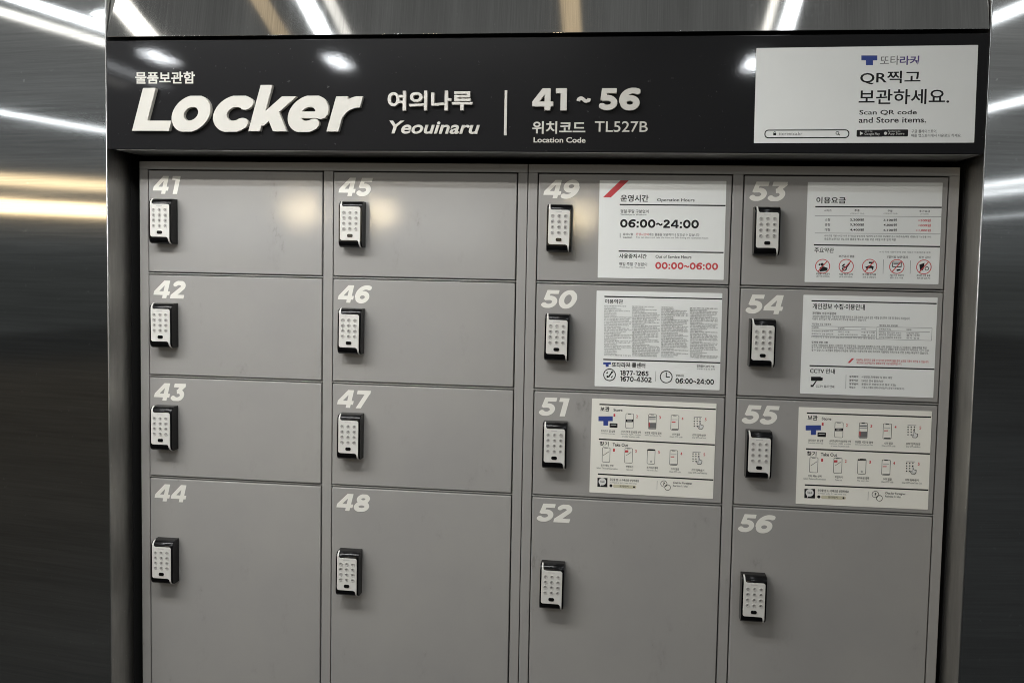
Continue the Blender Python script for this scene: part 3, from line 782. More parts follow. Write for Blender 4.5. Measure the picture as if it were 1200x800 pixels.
  ('T','CCTV 설치 안내',-92.33,-81.01,-58.64,-75.89,'m','k'),
  ('L',-37.9,-55.34,-37.46,-81.72,0.58,'g'),
  ('T','설치목적',-32.05,-60.27,-15.75,-56.31,'b','k'),
  ('T','시설안전,화재예방 및 범죄 예방',-9.72,-60.6,45.94,-56.08,'n','k'),
  ('T','촬영시간',-31.8,-67.06,-15.49,-63.1,'b','k'),
  ('T','24시간 연속 촬영/녹화',-9.47,-67.64,30.04,-63.12,'n','k'),
  ('T','촬영범위',-31.54,-74.14,-15.22,-70.18,'b','k'),
  ('T','물품보관 전용함(주변 통로 포함)',-9.2,-74.33,52.95,-69.81,'n','k'),
  ('T','책임자',-31.29,-80.74,-19.87,-76.78,'b','k'),
  ('T','서울도시철도엔지니어링(주) 운영지원팀(부서)',-8.95,-80.57,68.27,-76.05,'n','k'),]),
'howC': (0.2532, 1.3548, -0.005, 238.7, 185.3, [
  ('L',-104.65,81.71,118.2,81.72,2.15,'k'),
  ('T','보관',-102.76,68.29,-84.72,77.82,'b','k'),
  ('T','Store',-77.14,69.41,-59.7,74.84,'b','k'),
  ('P',((-105.84,58.18),(-78.11,59.43),(-77.82,49.9),(-86.7,49.49),(-86.44,40.76),(-95.87,40.33),(-96.13,49.06),(-105.56,48.63)),'b'),
  ('R',-76.09,41.52,15.34,8.61,1.08,26.64,'k'),
  ('P',((-81.65,42.9),(-70.9,43.39),(-70.87,42.58),(-81.63,42.08)),'w'),
  ('T','1',-76.83,58.75,-73.34,64.47,'b','r'),
  ('T','2',-33.08,58.28,-29.61,63.98,'b','r'),
  ('R',-45.37,51.65,15.61,29.6,2.42,0.81,'k'),
  ('P',((-49.04,66.18),(-42.62,66.47),(-42.57,64.84),(-48.99,64.55)),'k'),
  ('T','3',10.93,58.37,14.38,64.05,'b','r'),
  ('R',-1.56,52.29,15.61,29.6,2.42,0.81,'k'),
  ('P',((-5.23,66.78),(1.16,67.07),(1.21,65.44),(-5.18,65.16)),'k'),
  ('T','4',54.17,58.17,57.61,63.84,'b','r'),
  ('R',41.5,52.37,15.61,29.6,2.42,0.81,'k'),
  ('P',((37.82,66.81),(44.17,67.1),(44.23,65.48),(37.88,65.19)),'k'),
  ('T','5',98.21,58.28,101.62,63.94,'b','r'),
  ('P',((-52.97,54.57),(-37.98,55.25),(-37.81,49.82),(-52.8,49.13)),'k'),
  ('T','바로가기',-49.67,50.56,-41.11,53.83,'m','w'),
  ('P',((-8.27,62.03),(4.5,62.61),(4.59,59.9),(-8.18,59.32)),'g'),
  ('P',((-8.13,57.69),(4.64,58.27),(4.71,56.11),(-8.06,55.53)),'l'),
  ('P',((-8.41,49.81),(5.43,50.44),(5.79,39.6),(-8.05,38.95)),'g'),
  ('P',((-8.43,50.62),(-6.3,50.72),(-6.01,41.76),(-8.14,41.67)),'r'),
  ('P',((35.6,54.26),(42.74,54.59),(42.81,52.7),(35.66,52.37)),'r'),
  ('P',((35.45,58.59),(46.56,59.09),(46.6,58.01),(35.49,57.51)),'l'),
  ('P',((36.09,39.92),(47.73,40.47),(47.79,38.84),(36.14,38.3)),'k'),
  ('L',77.27,65.08,92.54,65.22,0.81,'g'),
  ('C',78.17,61.88,1.21,2.42,'k'),
  ('C',83.7,62.13,1.21,2.42,'k'),
  ('C',89.22,62.38,1.21,2.42,'k'),
  ('C',78.34,57.03,1.21,2.42,'k'),
  ('C',83.87,57.28,1.21,2.42,'k'),
  ('C',89.39,57.53,1.21,2.42,'k'),
  ('C',78.51,52.17,1.21,2.42,'k'),
  ('C',84.04,52.43,1.21,2.42,'k'),
  ('C',89.56,52.68,1.21,2.42,'k'),
  ('C',78.69,47.32,1.21,2.42,'k'),
  ('C',84.21,47.57,1.21,2.42,'k'),
  ('C',89.74,47.83,1.21,2.42,'k'),
  ('P',((87.55,57.45),(89.65,57.54),(90.94,51.12),(96.25,49.75),(95.92,44.34),(93.39,41.52),(87.58,41.79),(83.69,47.55),(85.75,48.72),(88.46,46.69)),'k'),
  ('P',((88.13,56.12),(89.18,56.17),(90.44,50.29),(95.23,48.89),(94.85,44.83),(92.82,42.57),(88.07,42.89),(85.02,47.07),(85.79,47.65),(89.05,45.1)),'w2'),
  ('T','또타라커 앱 실행',-100.13,27.64,-73.2,32.28,'m','k'),
  ('T','Download locker App',-99.98,23.27,-73.04,26.55,'n','g'),
  ('T','사이즈선택 후 빈보관함 선택',-61.86,28.08,-23.3,32.71,'m','k'),
  ('T','Select QR code',-61.71,23.72,-23.14,26.99,'n','g'),
  ('T','보관할 시간 및 결제',-15.49,27.94,16.46,32.55,'m','k'),
  ('T','Select period and Pay',-15.33,23.59,16.63,26.85,'n','g'),
  ('T','OTP 발급',37.24,27.59,52.06,32.19,'m','k'),
  ('T','Check OTP code',32.64,23.26,56.99,26.51,'n','g'),
  ('T','OTP 입력/보관',75.88,28.05,101.14,32.64,'m','k'),
  ('T','Enter OTP code/Store',76.05,23.73,101.32,26.97,'n','g'),
  ('T','or enter location code',-58.9,19.64,-25.42,22.91,'n','g'),
  ('L',-103.99,13.4,118.89,12.75,2.15,'k'),
  ('T','찾기',-102.09,0.22,-84.56,8.97,'b','k'),
  ('T','Take Out',-76.68,0.94,-46.86,7.22,'b','k'),
  ('T','1',-75.56,-9.78,-72.06,-4.04,'b','r'),
  ('R',-88.76,-16.84,15.61,29.6,2.42,0.81,'k'),
  ('P',((-92.44,-2.21),(-85.97,-1.9),(-85.92,-3.54),(-92.39,-3.86)),'k'),
  ('T','2',-32.79,-9.85,-29.31,-4.12,'b','r'),
  ('R',-45.12,-16.3,15.61,29.6,2.42,0.81,'k'),
  ('P',((-48.8,-1.71),(-42.37,-1.39),(-42.31,-3.03),(-48.75,-3.35)),'k'),
  ('T','3',11.07,-9.84,14.53,-4.13,'b','r'),
  ('R',-1.72,-16.03,15.61,29.6,2.42,0.81,'k'),
  ('P',((-5.4,-1.48),(1.0,-1.17),(1.05,-2.8),(-5.35,-3.12)),'k'),
  ('T','4',54.15,-10.14,57.59,-4.44,'b','r'),
  ('R',41.71,-16.02,15.61,29.6,2.42,0.81,'k'),
  ('P',((38.03,-1.52),(44.39,-1.2),(44.45,-2.83),(38.08,-3.15)),'k'),
  ('T','5',98.03,-9.83,101.45,-4.15,'b','r'),
  ('L',-94.39,-18.49,-82.76,-9.68,0.67,'k'),
  ('P',((-52.16,-5.98),(-45.99,-5.67),(-45.85,-10.04),(-52.03,-10.35)),'r'),
  ('L',-49.69,-16.25,-40.25,-8.94,0.67,'k'),
  ('P',((-9.37,-2.77),(5.03,-2.06),(5.1,-4.24),(-9.3,-4.95)),'k'),
  ('L',-1.48,-23.38,-1.35,-27.47,0.54,'g'),
  ('C',-1.4,-25.84,1.88,0.54,'g'),
  ('P',((35.78,-13.6),(42.68,-13.25),(42.74,-15.15),(35.85,-15.5)),'r'),
  ('P',((35.76,-28.57),(48.49,-27.92),(48.55,-29.55),(35.81,-30.2)),'g'),
  ('P',((35.63,-9.25),(46.77,-8.69),(46.81,-9.78),(35.67,-10.34)),'l'),
  ('L',77.31,-3.37,92.62,-3.15,0.81,'g'),
  ('C',78.22,-6.58,1.21,2.42,'k'),
  ('C',83.76,-6.3,1.21,2.42,'k'),
  ('C',89.29,-6.03,1.21,2.42,'k'),
  ('C',78.39,-11.45,1.21,2.42,'k'),
  ('C',83.93,-11.18,1.21,2.42,'k'),
  ('C',89.47,-10.9,1.21,2.42,'k'),
  ('C',78.56,-16.33,1.21,2.42,'k'),
  ('C',84.1,-16.05,1.21,2.42,'k'),
  ('C',89.64,-15.77,1.21,2.42,'k'),
  ('C',78.74,-21.21,1.21,2.42,'k'),
  ('C',84.28,-20.93,1.21,2.42,'k'),
  ('C',89.81,-20.64,1.21,2.42,'k'),
  ('P',((87.62,-10.99),(89.73,-10.88),(91.02,-17.33),(96.34,-18.68),(96.01,-24.12),(93.47,-26.97),(87.65,-26.72),(83.75,-20.95),(85.82,-19.76),(88.53,-21.79)),'k'),
  ('P',((88.2,-12.32),(89.25,-12.26),(90.52,-18.17),(95.32,-19.55),(94.94,-23.64),(92.91,-25.91),(88.14,-25.61),(85.09,-21.43),(85.86,-20.84),(89.12,-23.39)),'w2'),
  ('T','또타 메뉴 선택',-98.4,-40.04,-74.1,-35.66,'m','k'),
  ('T','Select Takeout/Reservation',-106.47,-44.98,-65.75,-41.69,'n','g'),
  ('T','픽업하기',-49.81,-40.27,-35.85,-35.89,'m','k'),
  ('T','Take out',-49.1,-45.19,-36.21,-41.91,'n','g'),
  ('T','추가요금 결제',-9.55,-39.9,11.8,-35.54,'m','k'),
  ('T','Pay extra fee',-8.76,-44.81,11.36,-41.54,'n','g'),
  ('T','OTP 발급',37.15,-40.08,52.54,-35.73,'m','k'),
  ('T','Check OTP code',34.25,-44.98,55.8,-41.72,'n','g'),
  ('T','OTP 입력/찾기',76.7,-39.98,100.44,-35.64,'m','k'),
  ('T','Enter OTP code/Take Out',71.15,-44.86,106.35,-41.61,'n','g'),
  ('L',-103.86,-55.54,118.5,-55.51,2.15,'k'),
  ('P',((-104.19,-63.0),(-84.69,-62.51),(-84.42,-80.67),(-103.93,-80.9)),'k'),
  ('C',-94.48,-70.19,7.27,14.53,'w2'),
  ('P',((-99.22,-75.13),(-94.35,-74.87),(-98.54,-79.78)),'w2'),
  ('T','TALK',-98.81,-72.11,-89.89,-68.26,'b','k'),
  ('T','궁금할 땐 1:1 카톡으로 상담하세요',-79.97,-67.62,-23.49,-62.41,'m','k'),
  ('T','Contact us by 1:1 real time chat',-78.99,-72.66,-27.86,-69.09,'n','g'),
  ('R',-50.89,-77.47,44.94,6.46,2.96,26.64,'y'),
  ('C',-77.49,-77.26,2.96,5.92,'k'),
  ('T','또타라커',-60.72,-79.46,-43.77,-75.07,'m','k'),
  ('C',-32.71,-77.58,1.88,3.77,'k'),
  ('L',11.58,-62.86,11.61,-80.1,0.54,'g'),
  ('C',24.56,-67.91,6.46,0.94,'k'),
  ('C',32.0,-74.89,5.92,0.94,'k'),
  ('T','?',22.96,-70.9,26.43,-64.9,'b','k'),
  ('T','Chat for Foreigner',42.09,-67.88,78.67,-62.44,'m','k'),
  ('T','Real time 1:1 chat',42.27,-72.47,70.12,-68.66,'n','k'),]),

'qr': (0.602, 2.0159, 0.0072, 375.5, 167.5, [
  ('R',-96.42,-67.63,146.99,15.47,7.18,1.93,'k'),
  ('T','ttorentca.kr',-144.84,-70.05,-103.82,-64.02,'n','g'),
  ('C',-43.51,-66.32,3.04,1.11,'k'),
  ('L',-42.0,-67.83,-39.48,-70.33,1.38,'k'),
  ('P',((-154.29,-65.92),(-149.33,-65.94),(-149.22,-69.97),(-154.18,-69.95)),'k'),
  ('C',-151.83,-65.43,2.21,0.83,'k'),
  ('P',((-7.12,68.35),(19.9,67.99),(20.19,59.62),(12.96,59.71),(13.25,51.33),(1.18,51.47),(0.9,59.86),(-6.84,59.96)),'b'),
  ('T','또타',25.0,51.48,57.18,67.22,'n','g'),
  ('T','라커',58.14,51.07,90.64,66.77,'b','v'),
  ('T','QR찍고',-7.77,17.96,94.12,41.12,'m','k'),
  ('T','보관하세요.',-9.09,-16.78,143.41,9.36,'m','k'),
  ('T','Scan QR code',-7.19,-35.89,90.14,-26.49,'m','k'),
  ('T','and Store items.',-7.74,-48.81,106.38,-38.91,'m','k'),
  ('R',11.48,-67.02,44.21,12.16,1.66,54.71,'k'),
  ('R',53.98,-66.68,45.31,12.16,1.66,54.71,'k'),
  ('P',((-5.13,-63.47),(-4.9,-70.45),(0.81,-66.98)),'w'),
  ('C',38.57,-67.12,2.76,5.53,'w'),
  ('T','GET IT ON',3.13,-65.02,15.73,-62.54,'n','w'),
  ('T','Google Play',2.81,-71.02,28.96,-66.04,'n','w'),
  ('T','Download on the',42.78,-64.69,63.49,-62.21,'n','w'),
  ('T','App Store',42.95,-70.66,70.39,-65.7,'n','w'),
  ('T','구글 플레이스토어,',82.23,-66.86,125.26,-60.93,'n','k'),
  ('T','애플 앱스토어에서 다운로드 하세요.',82.01,-73.84,165.93,-68.41,'n','k'),]),
}
SHEETS["howD"] = (0.6481, 1.3539, 0.0049, 242.0, 186.2,
                  [tuple(it) for it in SHEETS["howC"][5]])

LETTERS = [  # text, style, ink box in metres on the sign front, extrusion, shear
    ("물품보관함", "b", -0.7591, 2.0389, -0.6376, 2.0617, 0.0, 0.0),
    ("여의나루", "h", -0.2561, 1.9868, -0.0960, 2.0230, 0.004, 0.0),
    ("Yeouinaru", "i", -0.2539, 1.9450, -0.0825, 1.9690, 0.0012, 0.24),
    ("41", "BIG", 0.0150, 1.9870, 0.0780, 2.0270, 0.004, 0.0),
    ("~", "BIG", 0.0960, 2.0010, 0.1215, 2.0125, 0.003, 0.0),
    ("56", "BIG", 0.1365, 1.9872, 0.2108, 2.0275, 0.004, 0.0),
    ("위치코드", "b", 0.0148, 1.9460, 0.1127, 1.9690, 0.0, 0.0),
    ("TL527B", "l", 0.1297, 1.9498, 0.2256, 1.9692, 0.0, 0.0),
    ("Location Code", "b", 0.0178, 1.9300, 0.1135, 1.9400, 0.0, 0.0),
]
for t in LETTERS:
    want(t[0], t[1], t[6], t[7])
LOCKER = [("L", 0.0, 0.0749), ("o", 0.0728, 0.0757), ("c", 0.1561, 0.0732), ("k", 0.2343, 0.0762), ("e", 0.3041, 0.0770), ("r", 0.3879, 0.0516)]
for ch, _, _ in LOCKER:
    want(ch, "LK", 0.0042, 0.0)
NUMBERS = [str(n) for n in range(41, 57)]
for s in NUMBERS:
    want(s, "D", 0.0, 0.22)
for s in "1 2 3 4 5 6 7 8 9 * 0 #".split():
    want(s, "K1")
for sh_ in SHEETS.values():
    for it in sh_[5]:
        if it[0] == "T":
            want(it[1], it[6])
run_text()

def mesh_from(name, parts):
    """parts: list of (verts Nx3, faces)"""
    V, Fc, off = [], [], 0
    for vs, fs in parts:
        V += [tuple(v) for v in vs]
        Fc += [tuple(i + off for i in f) for f in fs]
        off += len(vs)
    me = bpy.data.meshes.new(name)
    me.from_pydata(V, [], Fc)
    me.update()
    return me

# ------------------------------------------------------------------ setting: floor, recess, steel cladding
XL, XR, YF = -0.819, 0.8085, -0.075      # opening of the recess and the front of the sign
bm = bmesh.new()
box(bm, -16, 16, -20, 1.2, -0.02, 0.0)
fl = link("floor", finish(bm, "floor"), M["granite"])
fl["kind"] = "structure"

rec = empty("recess_lining", (0, 0.3, 0))
tag(rec, "matt black lining of the recess, seen as the dark gap around the lockers", "recess")
bm = bmesh.new()
box(bm, XL - 0.012, XL, 0.0015, 0.60, 0.001, 2.3)
link("side_lining", finish(bm, "side_lining"), M["void"], rec, (0, -0.3, 0))
bm = bmesh.new()
box(bm, XR, XR + 0.012, 0.0015, 0.60, 0.001, 2.3)
link("side_lining", finish(bm, "side_lining"), M["void"], rec, (0, -0.3, 0))
bm = bmesh.new()
box(bm, XL - 0.012, XR + 0.012, 0.602, 0.615, 0.001, 2.3)
link("back_lining", finish(bm, "back_lining"), M["void"], rec, (0, -0.3, 0))
bm = bmesh.new()
box(bm, XL, XR, 0.115, 0.60, 2.10, 2.115)
link("top_lining", finish(bm, "top_lining"), M["void"], rec, (0, -0.3, 0))

def side_panel(x, sgn, sweep, label):
    """steel sheet folded back into the recess: return (jamb), rounded nose, face swept back from the nose"""
    p = empty("steel_wall_panel", (x, YF, 0))
    tag(p, label, "wall panel")
    t = 0.0022
    bm = bmesh.new()
    a = R(sweep)
    ux, uy = sgn * math.cos(a), math.sin(a)
    nx, ny = sgn * math.sin(a), -math.cos(a)       # outward normal
    Lg = 0.95
    s0 = 0.0022
    base = [(ux * s0, uy * s0), (ux * Lg, uy * Lg), (ux * Lg - nx * t, uy * Lg - ny * t), (ux * s0 - nx * t, uy * s0 - ny * t)]
    for z0, z1 in ((0.001, 2.75),):
        lo = [bm.verts.new((q[0], q[1], z0)) for q in base]
        hi = [bm.verts.new((q[0], q[1], z1)) for q in base]
        bm.faces.new(lo)
        bm.faces.new(list(reversed(hi)))
        for i in range(4):
            bm.faces.new((lo[i], hi[i], hi[(i + 1) % 4], lo[(i + 1) % 4]))
    link("face", finish(bm, "face"), M["steel_side"], p)
    # rounded nose where the sheet is folded
    bm = bmesh.new()
    n0 = Vector((ux * s0, uy * s0))
    j0 = Vector((0, 0.0030))
    pts = []
    for i in range(7):
        k = i / 6
        c = Vector((-sgn * 0.0002, -0.0006))
        pts.append(((1 - k) ** 2) * n0 + 2 * k * (1 - k) * c + k * k * j0)
    inner = [Vector((q.x * 0.6 + sgn * 0.0010, q.y * 0.6 + 0.0016)) for q in reversed(pts)]
    ring = pts + inner
    lo = [bm.verts.new((q.x, q.y, 0.001)) for q in ring]
    hi = [bm.verts.new((q.x, q.y, 2.75)) for q in ring]
    n = len(ring)
    for i in range(n):
        bm.faces.new((lo[i], hi[i], hi[(i + 1) % n], lo[(i + 1) % n]))
    bm.faces.new(lo)
    bm.faces.new(list(reversed(hi)))
    link("folded_edge", finish(bm, "folded_edge", True), M["steel_edge"], p)
    bm = bmesh.new()
    xa, xb = sorted((0.0, sgn * t))
    box(bm, xa, xb, 0.0032, 0.0750, 0.001, 2.75)
    link("jamb", finish(bm, "jamb"), M["steel_jamb"], p)
    return p
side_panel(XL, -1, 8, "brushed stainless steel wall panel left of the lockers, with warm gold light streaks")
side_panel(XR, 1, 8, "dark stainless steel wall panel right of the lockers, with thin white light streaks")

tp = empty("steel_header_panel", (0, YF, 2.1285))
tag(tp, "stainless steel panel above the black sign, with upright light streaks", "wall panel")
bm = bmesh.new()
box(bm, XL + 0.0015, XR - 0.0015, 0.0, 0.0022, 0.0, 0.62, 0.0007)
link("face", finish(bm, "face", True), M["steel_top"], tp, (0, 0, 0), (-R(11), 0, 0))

# ------------------------------------------------------------------ header sign
hs = empty("header_sign", (0, YF, 1.913))
tag(hs, "long black sign board above the lockers reading Locker in raised ivory letters", "sign")
ox, oy, oz = 0, -YF, -1.913
bm = bmesh.new()
box(bm, XL + 0.001, XR - 0.001, YF, 0.020, 1.9135, 2.1212, 0.0012)
link("board", finish(bm, "board", True), M["film"], hs, (ox, oy, oz))
bm = bmesh.new()
box(bm, -0.80, 0.7995, YF + 0.002, 0.0195, 1.9122, 1.9133)  # thin grey sheet stands in for the lockers' reflection in the glossy underside
link("underside_sheen", finish(bm, "underside_sheen"), M["sheen_grey"], hs, (ox, oy, oz))
bm = bmesh.new()
box(bm, XL + 0.001, XR - 0.001, 0.022, 0.110, 1.960, 2.40)
link("mounting_box", finish(bm, "mounting_box"), M["dark"], hs, (ox, oy, oz))
for s, style, x0, z0, x1, z1, ex, shr in LETTERS:
    vs, fs, ns = fitted(s, style, x0, z0, x1, z1, ex, shr)
    d = np.stack([vs[:, 0], YF - 0.0006 - ex - vs[:, 2], vs[:, 1]], 1)
    if shr and ex == 0:
        pass
    me = mesh_from("lettering", [(d, fs)])
    me.materials.append(M["letter"])
    me.materials.append(M["letter_side"])
    if ex:
        for p, nrm in zip(me.polygons, ns):
            p.material_index = 0 if abs(nrm[2]) > 0.6 else 1
    link("lettering", me, None, hs, (ox, oy, oz))
# the big raised word
SH = 0.285
x_base, z_base, cap = -0.7615, 1.9477, 0.0815
for ch, xo, wd in LOCKER:
    vs, fs, ns = _res[(ch, "LK", 0.0042, 0.0)]
    lo, hi = vs.min(0), vs.max(0)
    zz = vs[:, 1] * cap
    xx = x_base + xo + (vs[:, 0] - lo[0]) / (hi[0] - lo[0]) * wd + SH * zz
    yy = YF - 0.0002 - (vs[:, 2] + 0.0042)
    me = mesh_from("raised_letter", [(np.stack([xx, yy, z_base + zz], 1), fs)])
    me.materials.append(M["letter"])
    me.materials.append(M["letter_side"])
    for p, nrm in zip(me.polygons, ns):
        p.material_index = 0 if abs(nrm[2]) > 0.6 else 1
    link("raised_letter", me, None, hs, (ox, oy, oz))
bm = bmesh.new()
box(bm, -0.0372, -0.0322, YF - 0.0032, YF - 0.0002, 1.9425, 2.0245, 0.0004)
link("divider_bar", finish(bm, "divider_bar"), M["letter"], hs, (ox, oy, oz))

# ------------------------------------------------------------------ lockers
STILE, MULL, UNIT = 0.01944, 0.02007, 0.80
DW = (UNIT - 2 * STILE - MULL) / 2
Z_TOP, Z_D = 1.900, 1.8831
ROWS = [1.8831, 1.6721, 1.4610, 1.2500, 0.6200]
GAP = 0.0019
def door_mesh(w, h):
    bm = bmesh.new()
    box(bm, GAP, w - GAP, -0.0014, 0.018, -h + GAP, -GAP, 0.0013, 3)
    return finish(bm, "door", True)
DOOR = {}
drnd = random.Random(8)
def cabinet(x0, first, label):
    c = empty("locker_cabinet", (x0 + UNIT / 2, 0.0, 0.001))
    tag(c, label, "lockers", "grey locker cabinets standing side by side")
    inv = (-(x0 + UNIT / 2), 0.0, -0.001)
    e = 0.0008
    bm = bmesh.new()
    a0, a1 = x0 + e, x0 + STILE
    b0, b1 = x0 + STILE + DW, x0 + STILE + DW + MULL
    c0, c1 = x0 + UNIT - STILE, x0 + UNIT - e
    for (p, q) in ((a0, a1 - 0.0004), (b0 + 0.0004, b1 - 0.0004), (c0 + 0.0004, c1)):
        box(bm, p, q, 0, 0.022, 0.10, Z_D + 0.0004, 0.0009, 2)
    box(bm, a0, c1, 0, 0.022, Z_D + 0.0006, Z_TOP, 0.0009, 2)
    for r in ROWS[1:4]:
        for (p, q) in ((a1, b0), (b1, c0)):
            box(bm, p, q, 0.0006, 0.020, r - 0.0012, r + 0.0012, 0.0005, 2)
    for (p, q) in ((a1, b0), (b1, c0)):
        box(bm, p, q, 0, 0.020, 0.10, ROWS[4] - 0.002, 0.0009, 2)
    link("frame", finish(bm, "frame", True), M["paint"], c, inv)
    bm = bmesh.new()
    box(bm, a0 + 0.001, c1 - 0.001, 0.0235, 0.50, 0.10, Z_TOP - 0.001)
    link("carcass", finish(bm, "carcass"), M["dark"], c, inv)
    bm = bmesh.new()
    box(bm, a0 + 0.004, c1 - 0.004, 0.02, 0.48, 0.0, 0.0985)
    link("plinth", finish(bm, "plinth"), M["dark"], c, inv)
    for col in range(2):
        dx = x0 + STILE + col * (DW + MULL)
        for r in range(4):
            top = ROWS[r] - (0.0014 if r else 0.0)
            h = top - (ROWS[r + 1] + 0.0014)
            key = round(h, 4)
            if key not in DOOR:
                DOOR[key] = door_mesh(DW, h)
                DOOR[key].materials.append(M["paint"])
            num = str(first + col * 4 + r)
            tilt = (drnd.uniform(-0.10, 0.10), drnd.uniform(-0.12, 0.06)) if (first == 41 or r == 3) else (0.0, 0.0)
            d = link("door", DOOR[key], None, c, (inv[0] + dx, 0, inv[2] + top), (R(tilt[0]), 0, R(tilt[1])))
            d["label"] = "grey locker door numbered " + num
            # painted number
            wd = 0.0600 if num[1] == "1" else 0.0700
            vs, fs, ns = fitted(num, "D", 0.0113, -0.0492, 0.0113 + wd, -0.0130, 0.0, 0.22)
            me = mesh_from("door_number", [(np.stack([vs[:, 0], np.full(len(vs), -0.0018), vs[:, 1]], 1), fs)])
            link("door_number", me, M["decal"], d)
    return c
cabinet(-UNIT, 41, "left grey steel locker cabinet, plain doors numbered 41 to 48")
cabinet(0.0, 49, "right grey steel locker cabinet, doors numbered 49 to 56 carrying white notices")

# ------------------------------------------------------------------ keypad locks
KW, KH, KD, KR = 0.0470, 0.0905, 0.0265, 0.0118
def profile(off=0.0, back=0.0):
    """side view of the housing: y (towards the viewer is negative) and z, z=0 at the bottom"""
    pts = [(-0.0006 + back, -off)]
    for i in range(9):
        a = R(270 - 90 * i / 8)
        pts.append((-KD + KR + (KR + off) * math.cos(a), KR + (KR + off) * math.sin(a)))
    for i in range(9):
        a = R(180 - 90 * i / 8)
        pts.append((-KD + KR + (KR + off) * math.cos(a), KH - KR + (KR + off) * math.sin(a)))
    pts.append((-0.0006 + back, KH + off))
    return pts
bm = bmesh.new()
fa, fb = prism(bm, profile(), 0.0, KW, "x")
bmesh.ops.recalc_face_normals(bm, faces=bm.faces)
es = [e for f in (fa, fb) for e in f.edges]
bmesh.ops.bevel(bm, geom=es, offset=0.0012, segments=2, profile=0.5, affect="EDGES")
K_HOUSING = finish(bm, "housing", True)
K_HOUSING.materials.append(M["k_black"])

# silver plate with a tail over the top edge on the left and over the bottom edge on the right
bm = bmesh.new()
pl = round_rect(0.0235, 0.0465, 0.0405, 0.0655, 0.0042, 5)
f1, f2 = prism(bm, pl, -KD - 0.0011, -KD + 0.0004)
bmesh.ops.recalc_face_normals(bm, faces=bm.faces)
bmesh.ops.bevel(bm, geom=list(f1.edges), offset=0.0005, segments=2, profile=0.5, affect="EDGES")
prof_o = profile(0.0010)
def tail(xa, xb, wa, idx, flip):
    prev = None
    for n_, i in enumerate(idx):
        y, z = prof_o[i]
        k = n_ / (len(idx) - 1)
        w = wa * (1 - 0.35 * k)
        x0 = xa if not flip else xb - w
        x1 = x0 + w
        if flip:
            x0 += 0.0006 * k
        yi, zi = profile(0.0)[i]
        q = [bm.verts.new((x0, y, z)), bm.verts.new((x1, y, z)), bm.verts.new((x1, yi, zi)), bm.verts.new((x0, yi, zi))]
        if prev:
            for m_ in range(4):
                bm.faces.new((prev[m_], prev[(m_ + 1) % 4], q[(m_ + 1) % 4], q[m_]))
        else:
            bm.faces.new(q)
        prev = q
    bm.faces.new(prev)
def straight(x0, x1, z0, z1):
    box(bm, x0, x1, -KD - 0.00095, -KD + 0.0003, z0, z1)
tail(0.00325, 0.0, 0.0034, [10, 11, 12, 13, 14, 15, 16, 17], False)
straight(0.0033, 0.0064, 0.070, KH - KR)
tail(0.0, 0.04375, 0.0034, [9, 8, 7, 6, 5, 4, 3, 2], True)
straight(0.0406, 0.0437, KR, 0.022)
# fillets where plate meets its tails
for (cx, cz, sx, sz) in ((0.0064, 0.0793, 1, 1), (0.0406, 0.0137, -1, -1)):
    pts = [(cx - sx * 0.0002, cz - sz * 0.001)]
    for i in range(7):
        a = R(180 + 90 * i / 6)
        r_ = 0.0042
        pts.append((cx + sx * (r_ + r_ * math.cos(a)), cz + sz * (r_ + r_ * math.sin(a))))
    pts.append((cx + sx * 0.0042, cz - sz * 0.001))
    prism(bm, pts, -KD - 0.0009, -KD + 0.0003)
K_PLATE = finish(bm, "face_plate")
K_PLATE.materials.append(M["k_plate"])

def button_mesh(sym):
    bm = bmesh.new()
    n = 18
    rings = [(0.0037, 0.0), (0.0035, -0.0009), (0.0032, -0.0011), (0.0029, -0.0009), (0.0023, -0.0001), (0.0012, -0.00005), (0.0, -0.00005)]
    prev = None
    for ri, (r_, y) in enumerate(rings):
        if r_ == 0:
            cv = bm.verts.new((0, y, 0))
            for i in range(n):
                bm.faces.new((prev[i], prev[(i + 1) % n], cv))
            break
        ring = [bm.verts.new((r_ * math.cos(2 * math.pi * i / n), y, r_ * math.sin(2 * math.pi * i / n))) for i in range(n)]
        if prev:
            for i in range(n):
                f = bm.faces.new((prev[i], prev[(i + 1) % n], ring[(i + 1) % n], ring[i]))
                f.material_index = 1 if ri <= 2 else 0
        prev = ring
    bmesh.ops.recalc_face_normals(bm, faces=bm.faces)
    vs, fs, ns = _res[(sym, "K1", 0.0, 0.0)]
    lo, hi = vs.min(0), vs.max(0)
    sc = 0.0026
    cx = (lo[0] + hi[0]) / 2
    vv = [bm.verts.new(((v[0] - cx) * sc, -0.00022, (v[1] - 0.5) * sc)) for v in vs]
    for f in fs:
        q = bm.faces.new([vv[i] for i in f])
        q.material_index = 2
    me = bpy.data.meshes.new("button")
    bm.to_mesh(me)
    bm.free()
    for k in ("k_button", "k_ring", "k_mark"):
        me.materials.append(M[k])
    return me
K_BUT = [button_mesh(s) for s in "1 2 3 4 5 6 7 8 9 * 0 #".split()]
bm = bmesh.new()
f1, f2 = prism(bm, round_rect(0, 0, 0.0112, 0.0066, 0.0029, 5), -0.0010, 0.0004)
bmesh.ops.recalc_face_normals(bm, faces=bm.faces)
bmesh.ops.bevel(bm, geom=list(f1.edges), offset=0.0004, segments=2, profile=0.5, affect="EDGES")
nb = len(bm.faces)
box(bm, -0.0026, 0.0026, -0.00112, -0.0009, -0.0008, 0.0008)
bm.faces.ensure_lookup_table()
for f in bm.faces[nb:]:
    f.material_index = 1
K_WIN = finish(bm, "reader_window")
K_WIN.materials.append(M["k_black"])
K_WIN.materials.append(M["k_text"])
bm = bmesh.new()
